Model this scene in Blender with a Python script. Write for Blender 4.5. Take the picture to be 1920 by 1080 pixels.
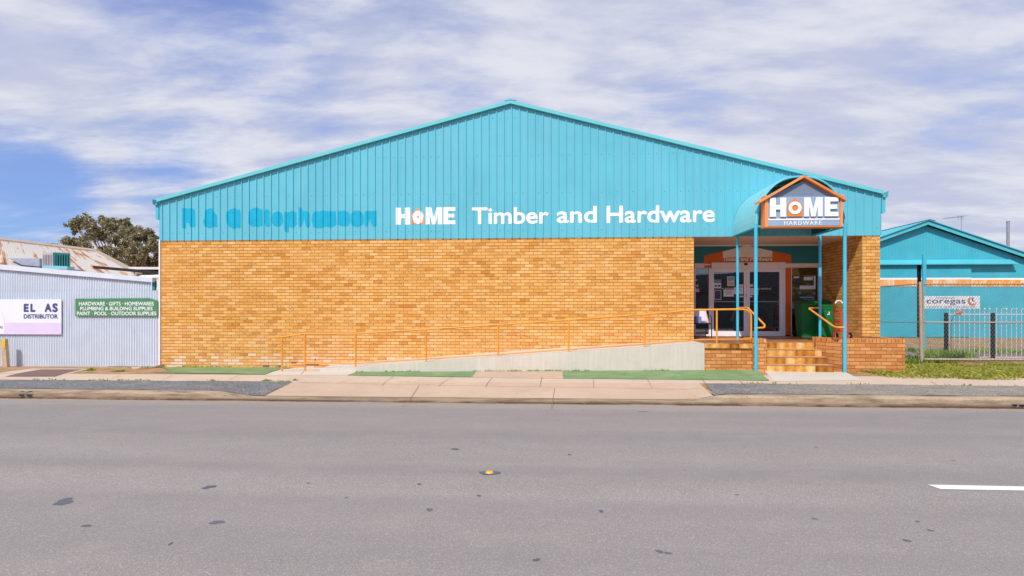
import bpy, bmesh, math, random
from mathutils import Vector, Matrix
from mathutils.geometry import tessellate_polygon
R = math.radians
scene = bpy.context.scene
for o in list(bpy.data.objects):
    bpy.data.objects.remove(o, do_unlink=True)
COL = scene.collection
rnd = random.Random(7)

# ------------------------------------------------------------------ camera
F_PX, CX, HY, EYE = 1100.0, 960.0, 578.0, 1.63      # focal length and horizon of the photograph in pixels, eye height in metres
YAW = math.atan(69 / F_PX)
SN, CS = math.sin(YAW), math.cos(YAW)
cam_d = bpy.data.cameras.new('camera')
cam = bpy.data.objects.new('camera', cam_d)
COL.objects.link(cam)
cam.location = (0, 0, EYE)
cam.rotation_euler = (R(90), 0, YAW)
cam_d.sensor_width = 36.0
cam_d.lens = 36.0 * F_PX / 1920
cam_d.shift_y = (HY - 540) / 1920
cam_d.clip_start = 0.1
cam_d.clip_end = 3000
scene.camera = cam

# ------------------------------------------------------------------ world and sun
SUN_TO = Vector((-0.40, -1.0, 1.14)).normalized()
world = bpy.data.worlds.new('World')
scene.world = world
world.use_nodes = True
wn, wl = world.node_tree.nodes, world.node_tree.links
wn.clear()


def wnode(t, **kw):
    n = wn.new(t)
    for k, v in kw.items():
        setattr(n, k, v)
    return n


def wmath(op, a, b=None):
    n = wnode('ShaderNodeMath', operation=op)
    for i, q in enumerate((a, b)):
        if q is None:
            continue
        if isinstance(q, (int, float)):
            n.inputs[i].default_value = q
        else:
            wl.new(q, n.inputs[i])
    return n.outputs[0]


sky = wnode('ShaderNodeTexSky', sky_type='NISHITA')
sky.sun_disc = False
sky.sun_elevation = math.asin(SUN_TO.z)
sky.sun_rotation = math.atan2(SUN_TO.x, SUN_TO.y)
sky.altitude = 150
sky.air_density = 1.0
sky.dust_density = 0.6
sky.ozone_density = 2.2
tc = wnode('ShaderNodeTexCoord')
sep = wnode('ShaderNodeSeparateXYZ')
wl.new(tc.outputs['Generated'], sep.inputs[0])
den = wmath('MAXIMUM', wmath('ADD', sep.outputs[2], 0.16), 0.05)
comb = wnode('ShaderNodeCombineXYZ')
wl.new(wmath('DIVIDE', sep.outputs[0], den), comb.inputs[0])
wl.new(wmath('DIVIDE', sep.outputs[1], den), comb.inputs[1])


def wnoise(scale, detail, rough, dist, loc, rot, sc):
    mp = wnode('ShaderNodeMapping')
    mp.inputs['Location'].default_value = loc
    mp.inputs['Rotation'].default_value = (0, 0, rot)
    mp.inputs['Scale'].default_value = sc
    wl.new(comb.outputs[0], mp.inputs[0])
    n = wnode('ShaderNodeTexNoise')
    n.inputs['Scale'].default_value = scale
    n.inputs['Detail'].default_value = detail
    n.inputs['Roughness'].default_value = rough
    n.inputs['Distortion'].default_value = dist
    wl.new(mp.outputs[0], n.inputs['Vector'])
    return n.outputs[0]


big = wnoise(0.85, 4, 0.5, 0.6, (3.1, 1.7, 0), R(-18), (0.8, 1.0, 1))
wisp = wnoise(2.3, 9, 0.60, 0.15, (0.4, 5.2, 0), R(-28), (0.75, 1.5, 1))


def wmap(v, a, b, c, d, smooth=True):
    n = wnode('ShaderNodeMapRange')
    if smooth:
        n.interpolation_type = 'SMOOTHSTEP'
    n.inputs['From Min'].default_value = a
    n.inputs['From Max'].default_value = b
    n.inputs['To Min'].default_value = c
    n.inputs['To Max'].default_value = d
    wl.new(v, n.inputs[0])
    return n.outputs[0]


def wrgb(mode, f, a, b):
    n = wnode('ShaderNodeMixRGB', blend_type=mode)
    for i, q in enumerate((f, a, b)):
        if isinstance(q, (float, int, tuple)):
            n.inputs[i].default_value = q
        else:
            wl.new(q, n.inputs[i])
    return n.outputs[0]


def wbank(d, deg, weight):        # a broad bank of thicker or thinner cloud round a compass direction
    n = wnode('ShaderNodeVectorMath', operation='DOT_PRODUCT')
    wl.new(tc.outputs['Generated'], n.inputs[0])
    n.inputs[1].default_value = Vector(d).normalized()
    return wmap(n.outputs['Value'], math.cos(R(deg)), 1.0, 0.0, weight)


amt = wmath('ADD', wmath('MULTIPLY', big, 0.50), wmath('MULTIPLY', wisp, 0.62))
for d, deg, w in (((-.74, 1.0, .29), 16, .24), ((-.35, 1.0, .33), 14, .12), ((.20, 1.0, .33), 22, .15), ((-.02, 1.0, .50), 12, .09), ((.66, 1.0, .24), 20, .22), ((-.30, 1.0, .28), 12, .06),
                  ((-1.0, 1.0, .195), 8, -.34), ((-.64, 1.0, .20), 6, -.12), ((-.66, 1.0, .44), 10, -.12), ((-.48, 1.0, .43), 7, -.08), ((.66, 1.0, .50), 15, -.05), ((-.80, 1.0, .10), 12, -.12)):
    amt = wmath('ADD', amt, wbank(d, deg, w))
fine = wnoise(8.0, 9, 0.62, 0.1, (2.7, 0.6, 0), R(-32), (0.7, 1.35, 1))
amt = wmath('ADD', amt, wmath('MULTIPLY', wmath('SUBTRACT', fine, .5), .24))
haze_low = wmap(sep.outputs[2], .02, .26, .14, 0)
amt = wmath('ADD', amt, haze_low)
cover = wmap(amt, 0.36, 0.76, 0.18, 0.98)
gain = wrgb('MIX', wmap(sep.outputs[2], .12, .40, 0, 1), (.62, .84, 1.34, 1), (1.20, 1.22, 1.72, 1))
blue = wrgb('MULTIPLY', 1.0, sky.outputs[0], gain)
cloudc = wrgb('MIX', wmap(wisp, .38, .66, 0, 1), (5.0, 5.35, 6.9, 1), (7.1, 7.2, 7.9, 1))
mixc = wnode('ShaderNodeMixRGB')
wl.new(cover, mixc.inputs[0])
wl.new(blue, mixc.inputs[1])
wl.new(cloudc, mixc.inputs[2])
bg = wnode('ShaderNodeBackground')
bg.inputs['Strength'].default_value = 0.10
wl.new(mixc.outputs[0], bg.inputs[0])
wo = wnode('ShaderNodeOutputWorld')
wl.new(bg.outputs[0], wo.inputs[0])

sun_d = bpy.data.lights.new('sun', 'SUN')
sun_d.energy = 3.7
sun_d.angle = R(0.5)
sun_d.color = (1.0, 0.95, 0.86)
sun = bpy.data.objects.new('sun', sun_d)
COL.objects.link(sun)
sun.rotation_euler = (-SUN_TO).to_track_quat('-Z', 'Y').to_euler()
sun.location = SUN_TO * 60

scene.view_settings.view_transform = 'Standard'
scene.view_settings.look = 'None'
scene.view_settings.gamma = 1
scene.view_settings.use_curve_mapping = False
scene.view_settings.exposure = 0.12

# ------------------------------------------------------------------ measuring helpers
FY = 16.25            # depth of the store's front wall


def ray(px, py):
    u, v = (px - CX) / F_PX, (HY - py) / F_PX
    return Vector((-SN + u * CS, CS + u * SN, v))


def P(px, py, Y):     # a point of the photograph on the upright plane at depth Y
    d = ray(px, py)
    t = Y / d.y
    return Vector((d.x * t, Y, EYE + d.z * t))


def XP(px, Y):
    return P(px, HY, Y).x


def ZP(px, py, Y):
    return P(px, py, Y).z


def G(px, py, z=0.0):  # a point of the photograph on a level plane
    d = ray(px, py)
    t = (z - EYE) / d.z
    return Vector((d.x * t, d.y * t, z))


def lerp(a, b, t):
    return a + (b - a) * t


def interp(x, xs, ys):
    if x <= xs[0]:
        return ys[0]
    for i in range(1, len(xs)):
        if x <= xs[i]:
            return lerp(ys[i - 1], ys[i], (x - xs[i - 1]) / (xs[i] - xs[i - 1]))
    return ys[-1]


GX = [-30, -11, -4, 4.5, 12, 30]
GY = [11.4, 12.8, 13.9, 14.55, 16.25, 20, 33]
GZ = [[-.07, -.07, -.07, -.045, -.035, -.035],
      [-.03, -.03, -.02, .02, .0, .0],
      [-.02, -.01, .01, .08, .04, .04],
      [-.04, -.02, .02, .12, .06, .06],
      [-.10, -.07, -.05, .12, .06, .05],
      [-.05, -.05, 0, .05, .05, .04],
      [0, 0, .03, .05, .05, .05]]
XA, XB = XP(452, 11.9), XP(1318, 11.9)     # the lowered kerb of the vehicle crossing


def zg(x, y):
    rows = [interp(x, GX, r) for r in GZ]
    z = interp(y, GY, rows)
    if y < 12.8:
        w = max(0.0, min(1.0, (x - XA + .45) / .9)) * max(0.0, min(1.0, (XB + .45 - x) / .9))
        w = w * w * (3 - 2 * w)
        low = lerp(-.178, rows[1], max(0, (y - 11.4)) / 1.4)
        z = lerp(z, low, w)
    return z


def road_z(y):
    return interp(y, [-1, 0.3, 5.9, 11.4], [-.2, -.2, -.10, -.215])


# ------------------------------------------------------------------ materials
def srgb(r, g, b):
    f = lambda c: (c / 255 / 12.92) if c / 255 <= .04045 else ((c / 255 + .055) / 1.055) ** 2.4
    return (f(r), f(g), f(b), 1.0)


class NT:
    def __init__(self, name):
        self.m = bpy.data.materials.new(name)
        self.m.use_nodes = True
        self.t = self.m.node_tree
        self.n, self.l = self.t.nodes, self.t.links
        self.n.clear()
        self.out = self.n.new('ShaderNodeOutputMaterial')
        self.b = self.n.new('ShaderNodeBsdfPrincipled')
        self.l.new(self.b.outputs[0], self.out.inputs[0])
        self.b.inputs['Specular IOR Level'].default_value = 0.35

    def put(self, sock, v):
        if isinstance(v, (int, float)):
            sock.default_value = v
        elif isinstance(v, tuple):
            sock.default_value = v if len(v) == len(sock.default_value) else v[:len(sock.default_value)]
        else:
            self.l.new(v, sock)

    def math(self, op, a, b=None, clamp=False):
        n = self.n.new('ShaderNodeMath')
        n.operation = op
        n.use_clamp = clamp
        self.put(n.inputs[0], a)
        if b is not None:
            self.put(n.inputs[1], b)
        return n.outputs[0]

    def pos(self):
        return self.n.new('ShaderNodeNewGeometry').outputs['Position']

    def obj(self):
        return self.n.new('ShaderNodeTexCoord').outputs['Object']

    def uv(self):
        return self.n.new('ShaderNodeTexCoord').outputs['UV']

    def xyz(self, v):
        n = self.n.new('ShaderNodeSeparateXYZ')
        self.put(n.inputs[0], v)
        return n.outputs

    def comb(self, x, y, z=0.0):
        n = self.n.new('ShaderNodeCombineXYZ')
        for i, q in enumerate((x, y, z)):
            self.put(n.inputs[i], q)
        return n.outputs[0]

    def scaled(self, v, s, loc=(0, 0, 0)):
        n = self.n.new('ShaderNodeMapping')
        n.inputs['Scale'].default_value = s
        n.inputs['Location'].default_value = loc
        self.put(n.inputs[0], v)
        return n.outputs[0]

    def noise(self, v, scale, detail=4, rough=0.55, dist=0.0):
        n = self.n.new('ShaderNodeTexNoise')
        n.inputs['Scale'].default_value = scale
        n.inputs['Detail'].default_value = detail
        n.inputs['Roughness'].default_value = rough
        n.inputs['Distortion'].default_value = dist
        self.put(n.inputs['Vector'], v)
        return n.outputs[0]

    def white(self, v):
        n = self.n.new('ShaderNodeTexWhiteNoise')
        self.put(n.inputs['Vector'], v)
        return n.outputs['Value'], n.outputs['Color']

    def voro(self, v, scale):
        n = self.n.new('ShaderNodeTexVoronoi')
        n.inputs['Scale'].default_value = scale
        self.put(n.inputs['Vector'], v)
        return n.outputs['Distance'], n.outputs['Color']

    def ramp(self, v, stops, mode='LINEAR'):
        n = self.n.new('ShaderNodeValToRGB')
        n.color_ramp.interpolation = mode
        e = n.color_ramp.elements
        while len(e) < len(stops):
            e.new(0.5)
        for i, (p, c) in enumerate(stops):
            e[i].position = p
            e[i].color = c
        self.put(n.inputs[0], v)
        return n.outputs[0]

    def mapr(self, v, a, b, c=0.0, d=1.0):
        n = self.n.new('ShaderNodeMapRange')
        n.inputs[1].default_value = a
        n.inputs[2].default_value = b
        n.inputs[3].default_value = c
        n.inputs[4].default_value = d
        self.put(n.inputs[0], v)
        return n.outputs[0]

    def mix(self, f, a, b, mode='MIX'):
        n = self.n.new('ShaderNodeMixRGB')
        n.blend_type = mode
        self.put(n.inputs[0], f)
        self.put(n.inputs[1], a)
        self.put(n.inputs[2], b)
        return n.outputs[0]

    def bump(self, h, strength=0.3, dist=0.01):
        n = self.n.new('ShaderNodeBump')
        n.inputs['Strength'].default_value = strength
        n.inputs['Distance'].default_value = dist
        self.put(n.inputs['Height'], h)
        self.l.new(n.outputs[0], self.b.inputs['Normal'])

    def done(self, col, rough=0.7, metal=0.0):
        self.put(self.b.inputs['Base Color'], col)
        self.put(self.b.inputs['Roughness'], rough)
        self.b.inputs['Metallic'].default_value = metal
        return self.m


def gray(c, k):
    return (c[0] * k, c[1] * k, c[2] * k, 1.0)


def paint(name, c, rough=0.5, var=0.10, scale=3.0, metal=0.0, dirt=None, dirt_amt=0.25):
    t = NT(name)
    p = t.pos()
    n = t.noise(p, scale, 6, 0.6)
    col = t.mix(t.mapr(n, .3, .7), gray(c, 1 - var), gray(c, 1 + var))
    if dirt:
        n2 = t.noise(t.scaled(p, (1, 1, .25)), scale * 2.3, 8, 0.65)
        col = t.mix(t.mapr(n2, .55, .8, 0, dirt_amt), col, dirt)
    return t.done(col, t.mapr(t.noise(p, scale * 4, 4), .2, .8, max(.05, rough - .08), min(1, rough + .08)), metal)


def brick_mat(name, soldier=False, tone=1.0, pink=False):
    t = NT(name)
    x, y, z = t.xyz(t.pos())
    h = t.math('ADD', x, y)
    bw, bh, m = .2435, .0862, .0112
    a, b = (h, z) if not soldier else (z, h)
    row = t.math('FLOOR', t.math('DIVIDE', b, bh))
    par = t.math('MULTIPLY', t.math('MODULO', t.math('ABSOLUTE', row), 2.0), .5)
    if soldier:
        par = 0.37
    cu = t.math('ADD', t.math('DIVIDE', a, bw), par)
    cf = t.math('FLOOR', cu)
    fu = t.math('SUBTRACT', cu, cf)
    fv = t.math('SUBTRACT', t.math('DIVIDE', b, bh), row)
    val, vcol = t.white(t.comb(cf, row, 3.0))
    r2, g2, b2 = t.xyz(vcol)
    mu = t.math('LESS_THAN', fu, m * .75 / bw) if not soldier else t.math('LESS_THAN', fu, 0.0)
    mv = t.math('LESS_THAN', fv, m / bh)
    mort = t.math('MAXIMUM', mu, mv)
    k = tone
    if pink:
        stops = [(0, gray(srgb(186, 118, 60), k)), (.5, gray(srgb(203, 138, 78), k)), (1, gray(srgb(216, 156, 98), k))]
    else:
        stops = [(0, gray(srgb(202, 134, 58), k)), (.10, gray(srgb(217, 154, 75), k)), (.30, gray(srgb(224, 165, 86), k)),
                 (.65, gray(srgb(229, 173, 98), k)), (1, gray(srgb(235, 186, 120), k))]
    base = t.ramp(val, stops)
    p = t.pos()
    fleck = t.noise(p, 38, 3, .6)
    base = t.mix(t.mapr(fleck, .54, .74, 0, .38), base, gray(srgb(172, 110, 44), k))
    spot = t.noise(t.scaled(p, (1, 1, 1.8)), 16, 2, .5)
    base = t.mix(t.math('MULTIPLY', t.math('GREATER_THAN', g2, .8), t.mapr(spot, .44, .62, 0, .6)), base, gray(srgb(160, 100, 40), k))
    dot = t.voro(p, 9)[0]
    base = t.mix(t.math('MULTIPLY', t.mapr(dot, .05, .10, .8, 0), t.math('GREATER_THAN', r2, .62)), base, srgb(70, 44, 30))
    if not pink:
        lown = t.noise(p, 1.3, 5, .6)
        lowz = t.mapr(z, .1, 1.25, 1, 0)
        sal = t.math('MULTIPLY', t.math('MULTIPLY', lowz, t.mapr(lown, .35, .65)), t.mapr(b2, .1, 1, .25, .95), True)
        base = t.mix(sal, base, srgb(232, 180, 134))
        white_brick = t.math('MULTIPLY', t.math('GREATER_THAN', t.math('MULTIPLY', b2, lowz), .74), .7)
        base = t.mix(white_brick, base, srgb(232, 205, 184))
        big = t.noise(p, .45, 3, .5)
        base = t.mix(t.mapr(big, .35, .65, 0, .18), base, gray(srgb(196, 128, 56), k))
    col = t.mix(mort, base, gray(srgb(128, 76, 34), k))
    hgt = t.math('ADD', t.math('MULTIPLY', t.math('SUBTRACT', 1.0, mort), 1.0), t.math('MULTIPLY', fleck, .35))
    t.bump(hgt, .55, .008)
    return t.done(col, .85)


def tile_mat(name, floor=False):
    t = NT(name)
    x, y, z = t.xyz(t.pos())
    p = t.pos()
    s = .235
    cu = t.math('DIVIDE', t.math('ADD', x, t.math('MULTIPLY', t.math('FLOOR', t.math('DIVIDE', t.math('SUBTRACT', z, .106), .16625)), .11)), s) if not floor else t.math('DIVIDE', x, s)
    cv = t.math('DIVIDE', y, s if floor else 50.0)
    fu = t.math('FRACT', cu)
    fv = t.math('FRACT', cv)
    val, vc = t.white(t.comb(t.math('FLOOR', cu), t.math('FLOOR', cv), t.math('FLOOR', t.math('DIVIDE', t.math('SUBTRACT', z, .106), .16625)) if not floor else 0.0))
    burn = t.noise(p, 7.5, 3, .55, .4)
    if floor:
        col = t.mix(val, srgb(138, 86, 52), srgb(178, 124, 84))
        col = t.mix(t.mapr(burn, .4, .7, 0, .5), col, srgb(120, 78, 52))
    else:
        edge = t.math('ABSOLUTE', t.math('SUBTRACT', fu, .5))
        col = t.ramp(t.math('ADD', t.math('ADD', t.math('MULTIPLY', val, .45), t.math('MULTIPLY', burn, .5)), t.math('MULTIPLY', edge, -.35)),
                     [(.10, srgb(126, 70, 18)), (.30, srgb(184, 116, 36)), (.48, srgb(208, 148, 66)), (.72, srgb(232, 196, 136))])
    g = t.math('MAXIMUM', t.math('LESS_THAN', fu, .025), t.math('LESS_THAN', fv, .03) if floor else 0.0)
    col = t.mix(g, col, srgb(150, 120, 92))
    t.bump(burn, .15, .004)
    return t.done(col, .45)


def concrete(name, c, var=.12, joint=False, stain=srgb(150, 125, 100), agg=1.0, streak=False):
    t = NT(name)
    p = t.pos()
    n1 = t.noise(p, .8, 6, .6)
    n2 = t.noise(p, 60, 3, .6)
    n3 = t.noise(p, 4.5, 8, .65)
    col = t.mix(t.mapr(n1, .3, .7), gray(c, 1 - var), gray(c, 1 + var))
    col = t.mix(t.mapr(n2, .3, .7, 0, .28 * agg), col, gray(c, .62))
    col = t.mix(t.mapr(n3, .52, .8, 0, .45), col, stain)
    if streak:
        s = t.noise(t.scaled(p, (5.5, 5.5, .22)), 3.0, 6, .65)
        col = t.mix(t.mapr(s, .42, .74, 0, .32), col, gray(srgb(178, 168, 152), 1))
        s2 = t.noise(t.scaled(p, (9, 9, .3)), 2.0, 4, .6)
        col = t.mix(t.mapr(s2, .55, .75, 0, .35), col, gray(srgb(236, 234, 228), 1))
    t.bump(t.math('ADD', n2, t.math('MULTIPLY', n3, .6)), .25, .006)
    return t.done(col, .88)


def kerb_mat():
    t = NT('weathered_kerb')
    p = t.pos()
    x, y, z = t.xyz(p)
    n1 = t.noise(t.scaled(p, (.5, 1, 1)), 2.2, 7, .65)
    n2 = t.noise(p, 55, 3, .65)
    n3 = t.noise(t.scaled(p, (.35, 2, 3)), 3.0, 8, .7)
    col = t.mix(t.mapr(n1, .3, .7), srgb(156, 134, 108), srgb(200, 178, 150))
    col = t.mix(t.mapr(n2, .35, .7, 0, .4), col, srgb(120, 102, 82))
    col = t.mix(t.mapr(n3, .44, .62, 0, .8), col, srgb(104, 91, 76))
    col = t.mix(t.math('MULTIPLY', t.mapr(z, -.205, -.14, 1, 0), t.mapr(n1, .30, .5)), col, srgb(84, 62, 46))
    t.bump(t.math('ADD', n2, n3), .5, .01)
    return t.done(col, .9)


def asphalt():
    t = NT('asphalt')
    p = t.pos()
    flat = t.scaled(p, (1, 1, 0))
    fine = t.noise(flat, 110, 3, .7)
    grain = t.voro(flat, 130)[1]
    gr = t.xyz(grain)[0]
    mid = t.noise(flat, 14, 5, .6)
    big = t.noise(t.scaled(p, (.14, .9, 0)), .8, 6, .6)
    lane = t.noise(t.scaled(p, (.03, 1.0, 0)), .75, 3, .5)
    col = t.mix(t.mapr(fine, .28, .72), srgb(116, 110, 103), srgb(171, 162, 154))
    col = t.mix(t.mapr(gr, .80, 1.0, 0, .55), col, srgb(214, 207, 202))
    col = t.mix(t.mapr(gr, .0, .16, .55, 0), col, srgb(98, 93, 94))
    col = t.mix(t.mapr(mid, .35, .7, 0, .22), col, srgb(140, 132, 130))
    col = t.mix(t.mapr(big, .40, .72, 0, .2), col, srgb(182, 170, 166))
    col = t.mix(t.mapr(lane, .42, .62, .0, .40), col, srgb(128, 122, 122))
    x0_, y0_, z0_ = t.xyz(p)
    for yc, wd, am in ((9.6, .8, .24), (7.9, .8, .20), (4.2, .8, .16)):
        q = t.math('ABSOLUTE', t.math('SUBTRACT', t.math('ADD', y0_, t.math('MULTIPLY', t.math('SUBTRACT', big, .5), .5)), yc))
        col = t.mix(t.mapr(q, 0, wd, am, 0), col, srgb(122, 118, 120))
    patch = t.noise(t.scaled(p, (.8, 1.3, 0)), 1.6, 7, .7)
    col = t.mix(t.mapr(patch, .50, .76, 0, .24), col, srgb(176, 164, 152))
    col = t.mix(t.mapr(patch, .26, .46, .2, 0), col, srgb(126, 119, 118))
    x, y, z = t.xyz(p)
    gn = t.noise(p, 3.2, 6, .7)
    gut = t.math('MULTIPLY', t.mapr(y, 10.9, 11.35, 0, 1), t.mapr(gn, .35, .6), True)
    col = t.mix(gut, col, srgb(176, 146, 118))
    dirt = t.math('MULTIPLY', t.mapr(t.math('ADD', y, t.math('MULTIPLY', t.math('SUBTRACT', gn, .5), .22)), 11.27, 11.33, 0, 1), t.mapr(t.noise(t.scaled(p, (.6, 1, 1)), 1.3, 5, .6), .36, .52), True)
    col = t.mix(dirt, col, srgb(88, 62, 44))
    t.bump(t.math('ADD', fine, t.math('MULTIPLY', gr, .8)), .5, .006)
    return t.done(col, .85)


def ground_mat():
    t = NT('dry_earth')
    p = t.pos()
    x, y, z = t.xyz(p)
    n = t.noise(p, 2.2, 8, .65)
    f = t.noise(p, 26, 5, .7)
    col = t.ramp(t.math('ADD', t.math('MULTIPLY', n, .6), t.math('MULTIPLY', f, .4)),
                 [(.30, srgb(104, 78, 54)), (.45, srgb(158, 122, 86)), (.56, srgb(188, 150, 112)), (.7, srgb(206, 176, 138))])
    grs = t.noise(p, .9, 7, .7)
    green = t.mix(f, srgb(70, 84, 26), srgb(140, 142, 60))
    yard = t.mapr(y, 16.6, 17.2, .22, .75)
    col = t.mix(t.math('MULTIPLY', t.mapr(grs, .50, .60), yard, True), col, green)
    grv = t.math('MULTIPLY', t.mapr(y, 20.2, 21, 0, 1), t.mapr(y, 23.6, 25, 1, 0))
    col = t.mix(t.math('MULTIPLY', grv, t.mapr(n, .35, .55)), col, t.mix(f, srgb(96, 94, 96), srgb(156, 150, 150)))
    t.bump(f, .8, .03)
    return t.done(col, .95)


def gravel_mat():
    t = NT('blue_metal_gravel')
    p = t.pos()
    d, c = t.voro(p, 42)
    g = t.xyz(c)[0]
    col = t.mix(g, srgb(84, 88, 92), srgb(156, 156, 156))
    n = t.noise(p, 2.6, 6, .65)
    col = t.mix(t.mapr(n, .52, .75, 0, .6), col, srgb(190, 174, 152))
    n2 = t.noise(p, 1.0, 3, .5)
    col = t.mix(t.mapr(n2, .35, .65, 0, .3), col, srgb(84, 90, 98))
    gx, gy, gz = t.xyz(p)
    grit = t.noise(t.scaled(p, (.5, 2, 1)), 2.4, 7, .7)
    far = t.mapr(gx, 3.5, 5.5, .12, 1)
    col = t.mix(t.math('MULTIPLY', far, t.mapr(grit, .36, .60, .25, .9), True), col, t.mix(g, srgb(150, 138, 122), srgb(190, 176, 156)))
    t.bump(t.math('SUBTRACT', g, d), .9, .02)
    return t.done(col, .9)


def turf_mat():
    t = NT('artificial_turf')
    p = t.pos()
    f = t.noise(t.scaled(p, (1, .5, 1)), 90, 3, .7)
    n = t.noise(p, 1.7, 6, .6)
    col = t.mix(f, srgb(92, 122, 76), srgb(134, 162, 112))
    col = t.mix(t.mapr(n, .45, .72, 0, .55), col, srgb(160, 176, 128))
    n2 = t.noise(p, 5, 7, .7)
    col = t.mix(t.mapr(n2, .58, .72, 0, .5), col, srgb(74, 96, 52))
    n3 = t.noise(t.scaled(p, (.6, 1.6, 1)), 2.6, 6, .65)
    col = t.mix(t.mapr(n3, .54, .74, 0, .6), col, srgb(164, 160, 120))
    t.bump(f, .7, .015)
    return t.done(col, .95)


def rust_roof():
    t = NT('rusty_galvanised_iron')
    u, v, w = t.xyz(t.uv())
    sheet = t.math('FLOOR', t.math('MULTIPLY', u, 1.35))
    sv, sc = t.white(t.comb(sheet, 1.0, 2.0))
    s2 = t.xyz(sc)[1]
    streak = t.noise(t.comb(t.math('MULTIPLY', u, 3.6), t.math('MULTIPLY', v, .20), t.math('MULTIPLY', sheet, 3.1)), 1.0, 7, .65)
    edge = t.math('ABSOLUTE', t.math('SUBTRACT', t.math('FRACT', t.math('MULTIPLY', u, 1.35)), .5))
    k = t.math('ADD', streak, t.math('MULTIPLY', t.math('SUBTRACT', sv, .5), .12))
    k = t.math('ADD', k, t.math('MULTIPLY', t.math('GREATER_THAN', edge, .44), .09))
    col = t.ramp(k, [(.30, srgb(196, 192, 186)), (.56, srgb(206, 196, 182)), (.60, srgb(198, 150, 98)), (.645, srgb(170, 100, 44)), (.73, srgb(104, 58, 34))])
    rim = t.math('MULTIPLY', t.mapr(v, 0, .8, 1, 0), t.mapr(t.noise(t.uv(), 2.0, 6, .7), .35, .6), True)
    col = t.mix(rim, col, srgb(160, 104, 56))
    col = t.mix(t.math('MULTIPLY', s2, .22), col, srgb(150, 150, 152))
    wave = t.math('SINE', t.math('MULTIPLY', u, 82.6))
    t.bump(wave, .25, .008)
    return t.done(col, .62)


def stripe_mat(name, c1, c2):
    t = NT(name)
    p = t.pos()
    n = t.noise(t.scaled(p, (1, 1, .5)), 6, 8, .75)
    x, y, z = t.xyz(p)
    w = t.white(t.comb(t.math('FLOOR', t.math('MULTIPLY', x, 3.5)), 1.0, 0.0))[0]
    k = t.math('ADD', t.math('MULTIPLY', n, .8), t.math('MULTIPLY', w, .3))
    return t.done(t.mix(t.mapr(k, .54, .74), c1, c2), .6)


def leaf_mat(name, c1, c2, c3):
    t = NT(name)
    r = t.n.new('ShaderNodeNewGeometry').outputs['Random Per Island']
    col = t.ramp(r, [(0, c1), (.55, c2), (1, c3)])
    t.b.inputs['Roughness'].default_value = .6
    t.put(t.b.inputs['Base Color'], col)
    tr = t.n.new('ShaderNodeBsdfTranslucent')
    t.put(tr.inputs[0], col)
    mx = t.n.new('ShaderNodeMixShader')
    mx.inputs[0].default_value = .3
    t.l.new(t.b.outputs[0], mx.inputs[1])
    t.l.new(tr.outputs[0], mx.inputs[2])
    t.l.new(mx.outputs[0], t.out.inputs[0])
    return t.m


def glass_mat():
    t = NT('shop_glass')
    tr = t.n.new('ShaderNodeBsdfTransparent')
    tr.inputs[0].default_value = (.62, .66, .68, 1)
    gl = t.n.new('ShaderNodeBsdfGlossy')
    gl.inputs['Roughness'].default_value = .015
    gl.inputs[0].default_value = (.9, .95, 1, 1)
    fr = t.n.new('ShaderNodeFresnel')
    fr.inputs[0].default_value = 1.6
    mx = t.n.new('ShaderNodeMixShader')
    t.l.new(t.math('ADD', t.math('MULTIPLY', fr.outputs[0], 1.7), .05), mx.inputs[0])
    t.l.new(tr.outputs[0], mx.inputs[1])
    t.l.new(gl.outputs[0], mx.inputs[2])
    t.l.new(mx.outputs[0], t.out.inputs[0])
    return t.m


def cladding_mat(name, c, var=.07):
    t = NT(name)
    p = t.pos()
    n = t.noise(p, .55, 5, .55)
    n2 = t.noise(t.scaled(p, (2.2, 2.2, .16)), 2.0, 7, .62)
    x, y, z = t.xyz(p)
    sh = t.white(t.comb(t.math('FLOOR', t.math('DIVIDE', x, .858)), 5.0, 0.0))[0]
    col = t.mix(t.mapr(n, .3, .7), gray(c, 1 - var), gray(c, 1 + var))
    col = t.mix(t.mapr(n2, .42, .75, 0, .35), col, srgb(122, 186, 202))
    col = t.mix(t.math('MULTIPLY', sh, .14), col, gray(c, .84))
    d = t.voro(t.scaled(p, (1, 1, .9)), 1.35)[0]
    col = t.mix(t.mapr(d, .010, .022, .6, 0), col, srgb(58, 92, 96))
    # rows of screws in the pans and the grime that runs down from them
    fx = t.math('MULTIPLY', t.math('SUBTRACT', t.math('FRACT', t.math('DIVIDE', t.math('ADD', x, 20 * PITCH - RX0), PITCH)), .49), PITCH)
    zz = t.math('DIVIDE', t.math('SUBTRACT', z, 3.78), 1.04)
    fz = t.math('MULTIPLY', t.math('SUBTRACT', t.math('FRACT', t.math('ADD', zz, .5)), .5), 1.04)
    rr_ = t.math('SQRT', t.math('ADD', t.math('MULTIPLY', fx, fx), t.math('MULTIPLY', fz, fz)))
    pick = t.white(t.comb(t.math('FLOOR', t.math('DIVIDE', t.math('ADD', x, 20 * PITCH - RX0), PITCH)), t.math('FLOOR', t.math('ADD', zz, .5)), 1.0))[0]
    col = t.mix(t.math('MULTIPLY', t.mapr(rr_, .010, .018, .65, 0), t.mapr(pick, .2, .6)), col, srgb(46, 92, 98))
    run = t.noise(t.scaled(p, (7, 7, .35)), 2.2, 5, .65)
    col = t.mix(t.mapr(run, .56, .74, 0, .22), col, srgb(60, 132, 144))
    return t.done(col, .42)


PITCH, RX0 = .2146, XP(731.3, FY)      # rib spacing of the gable sheet and the place of one rib
TEAL = srgb(98, 184, 201)


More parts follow.
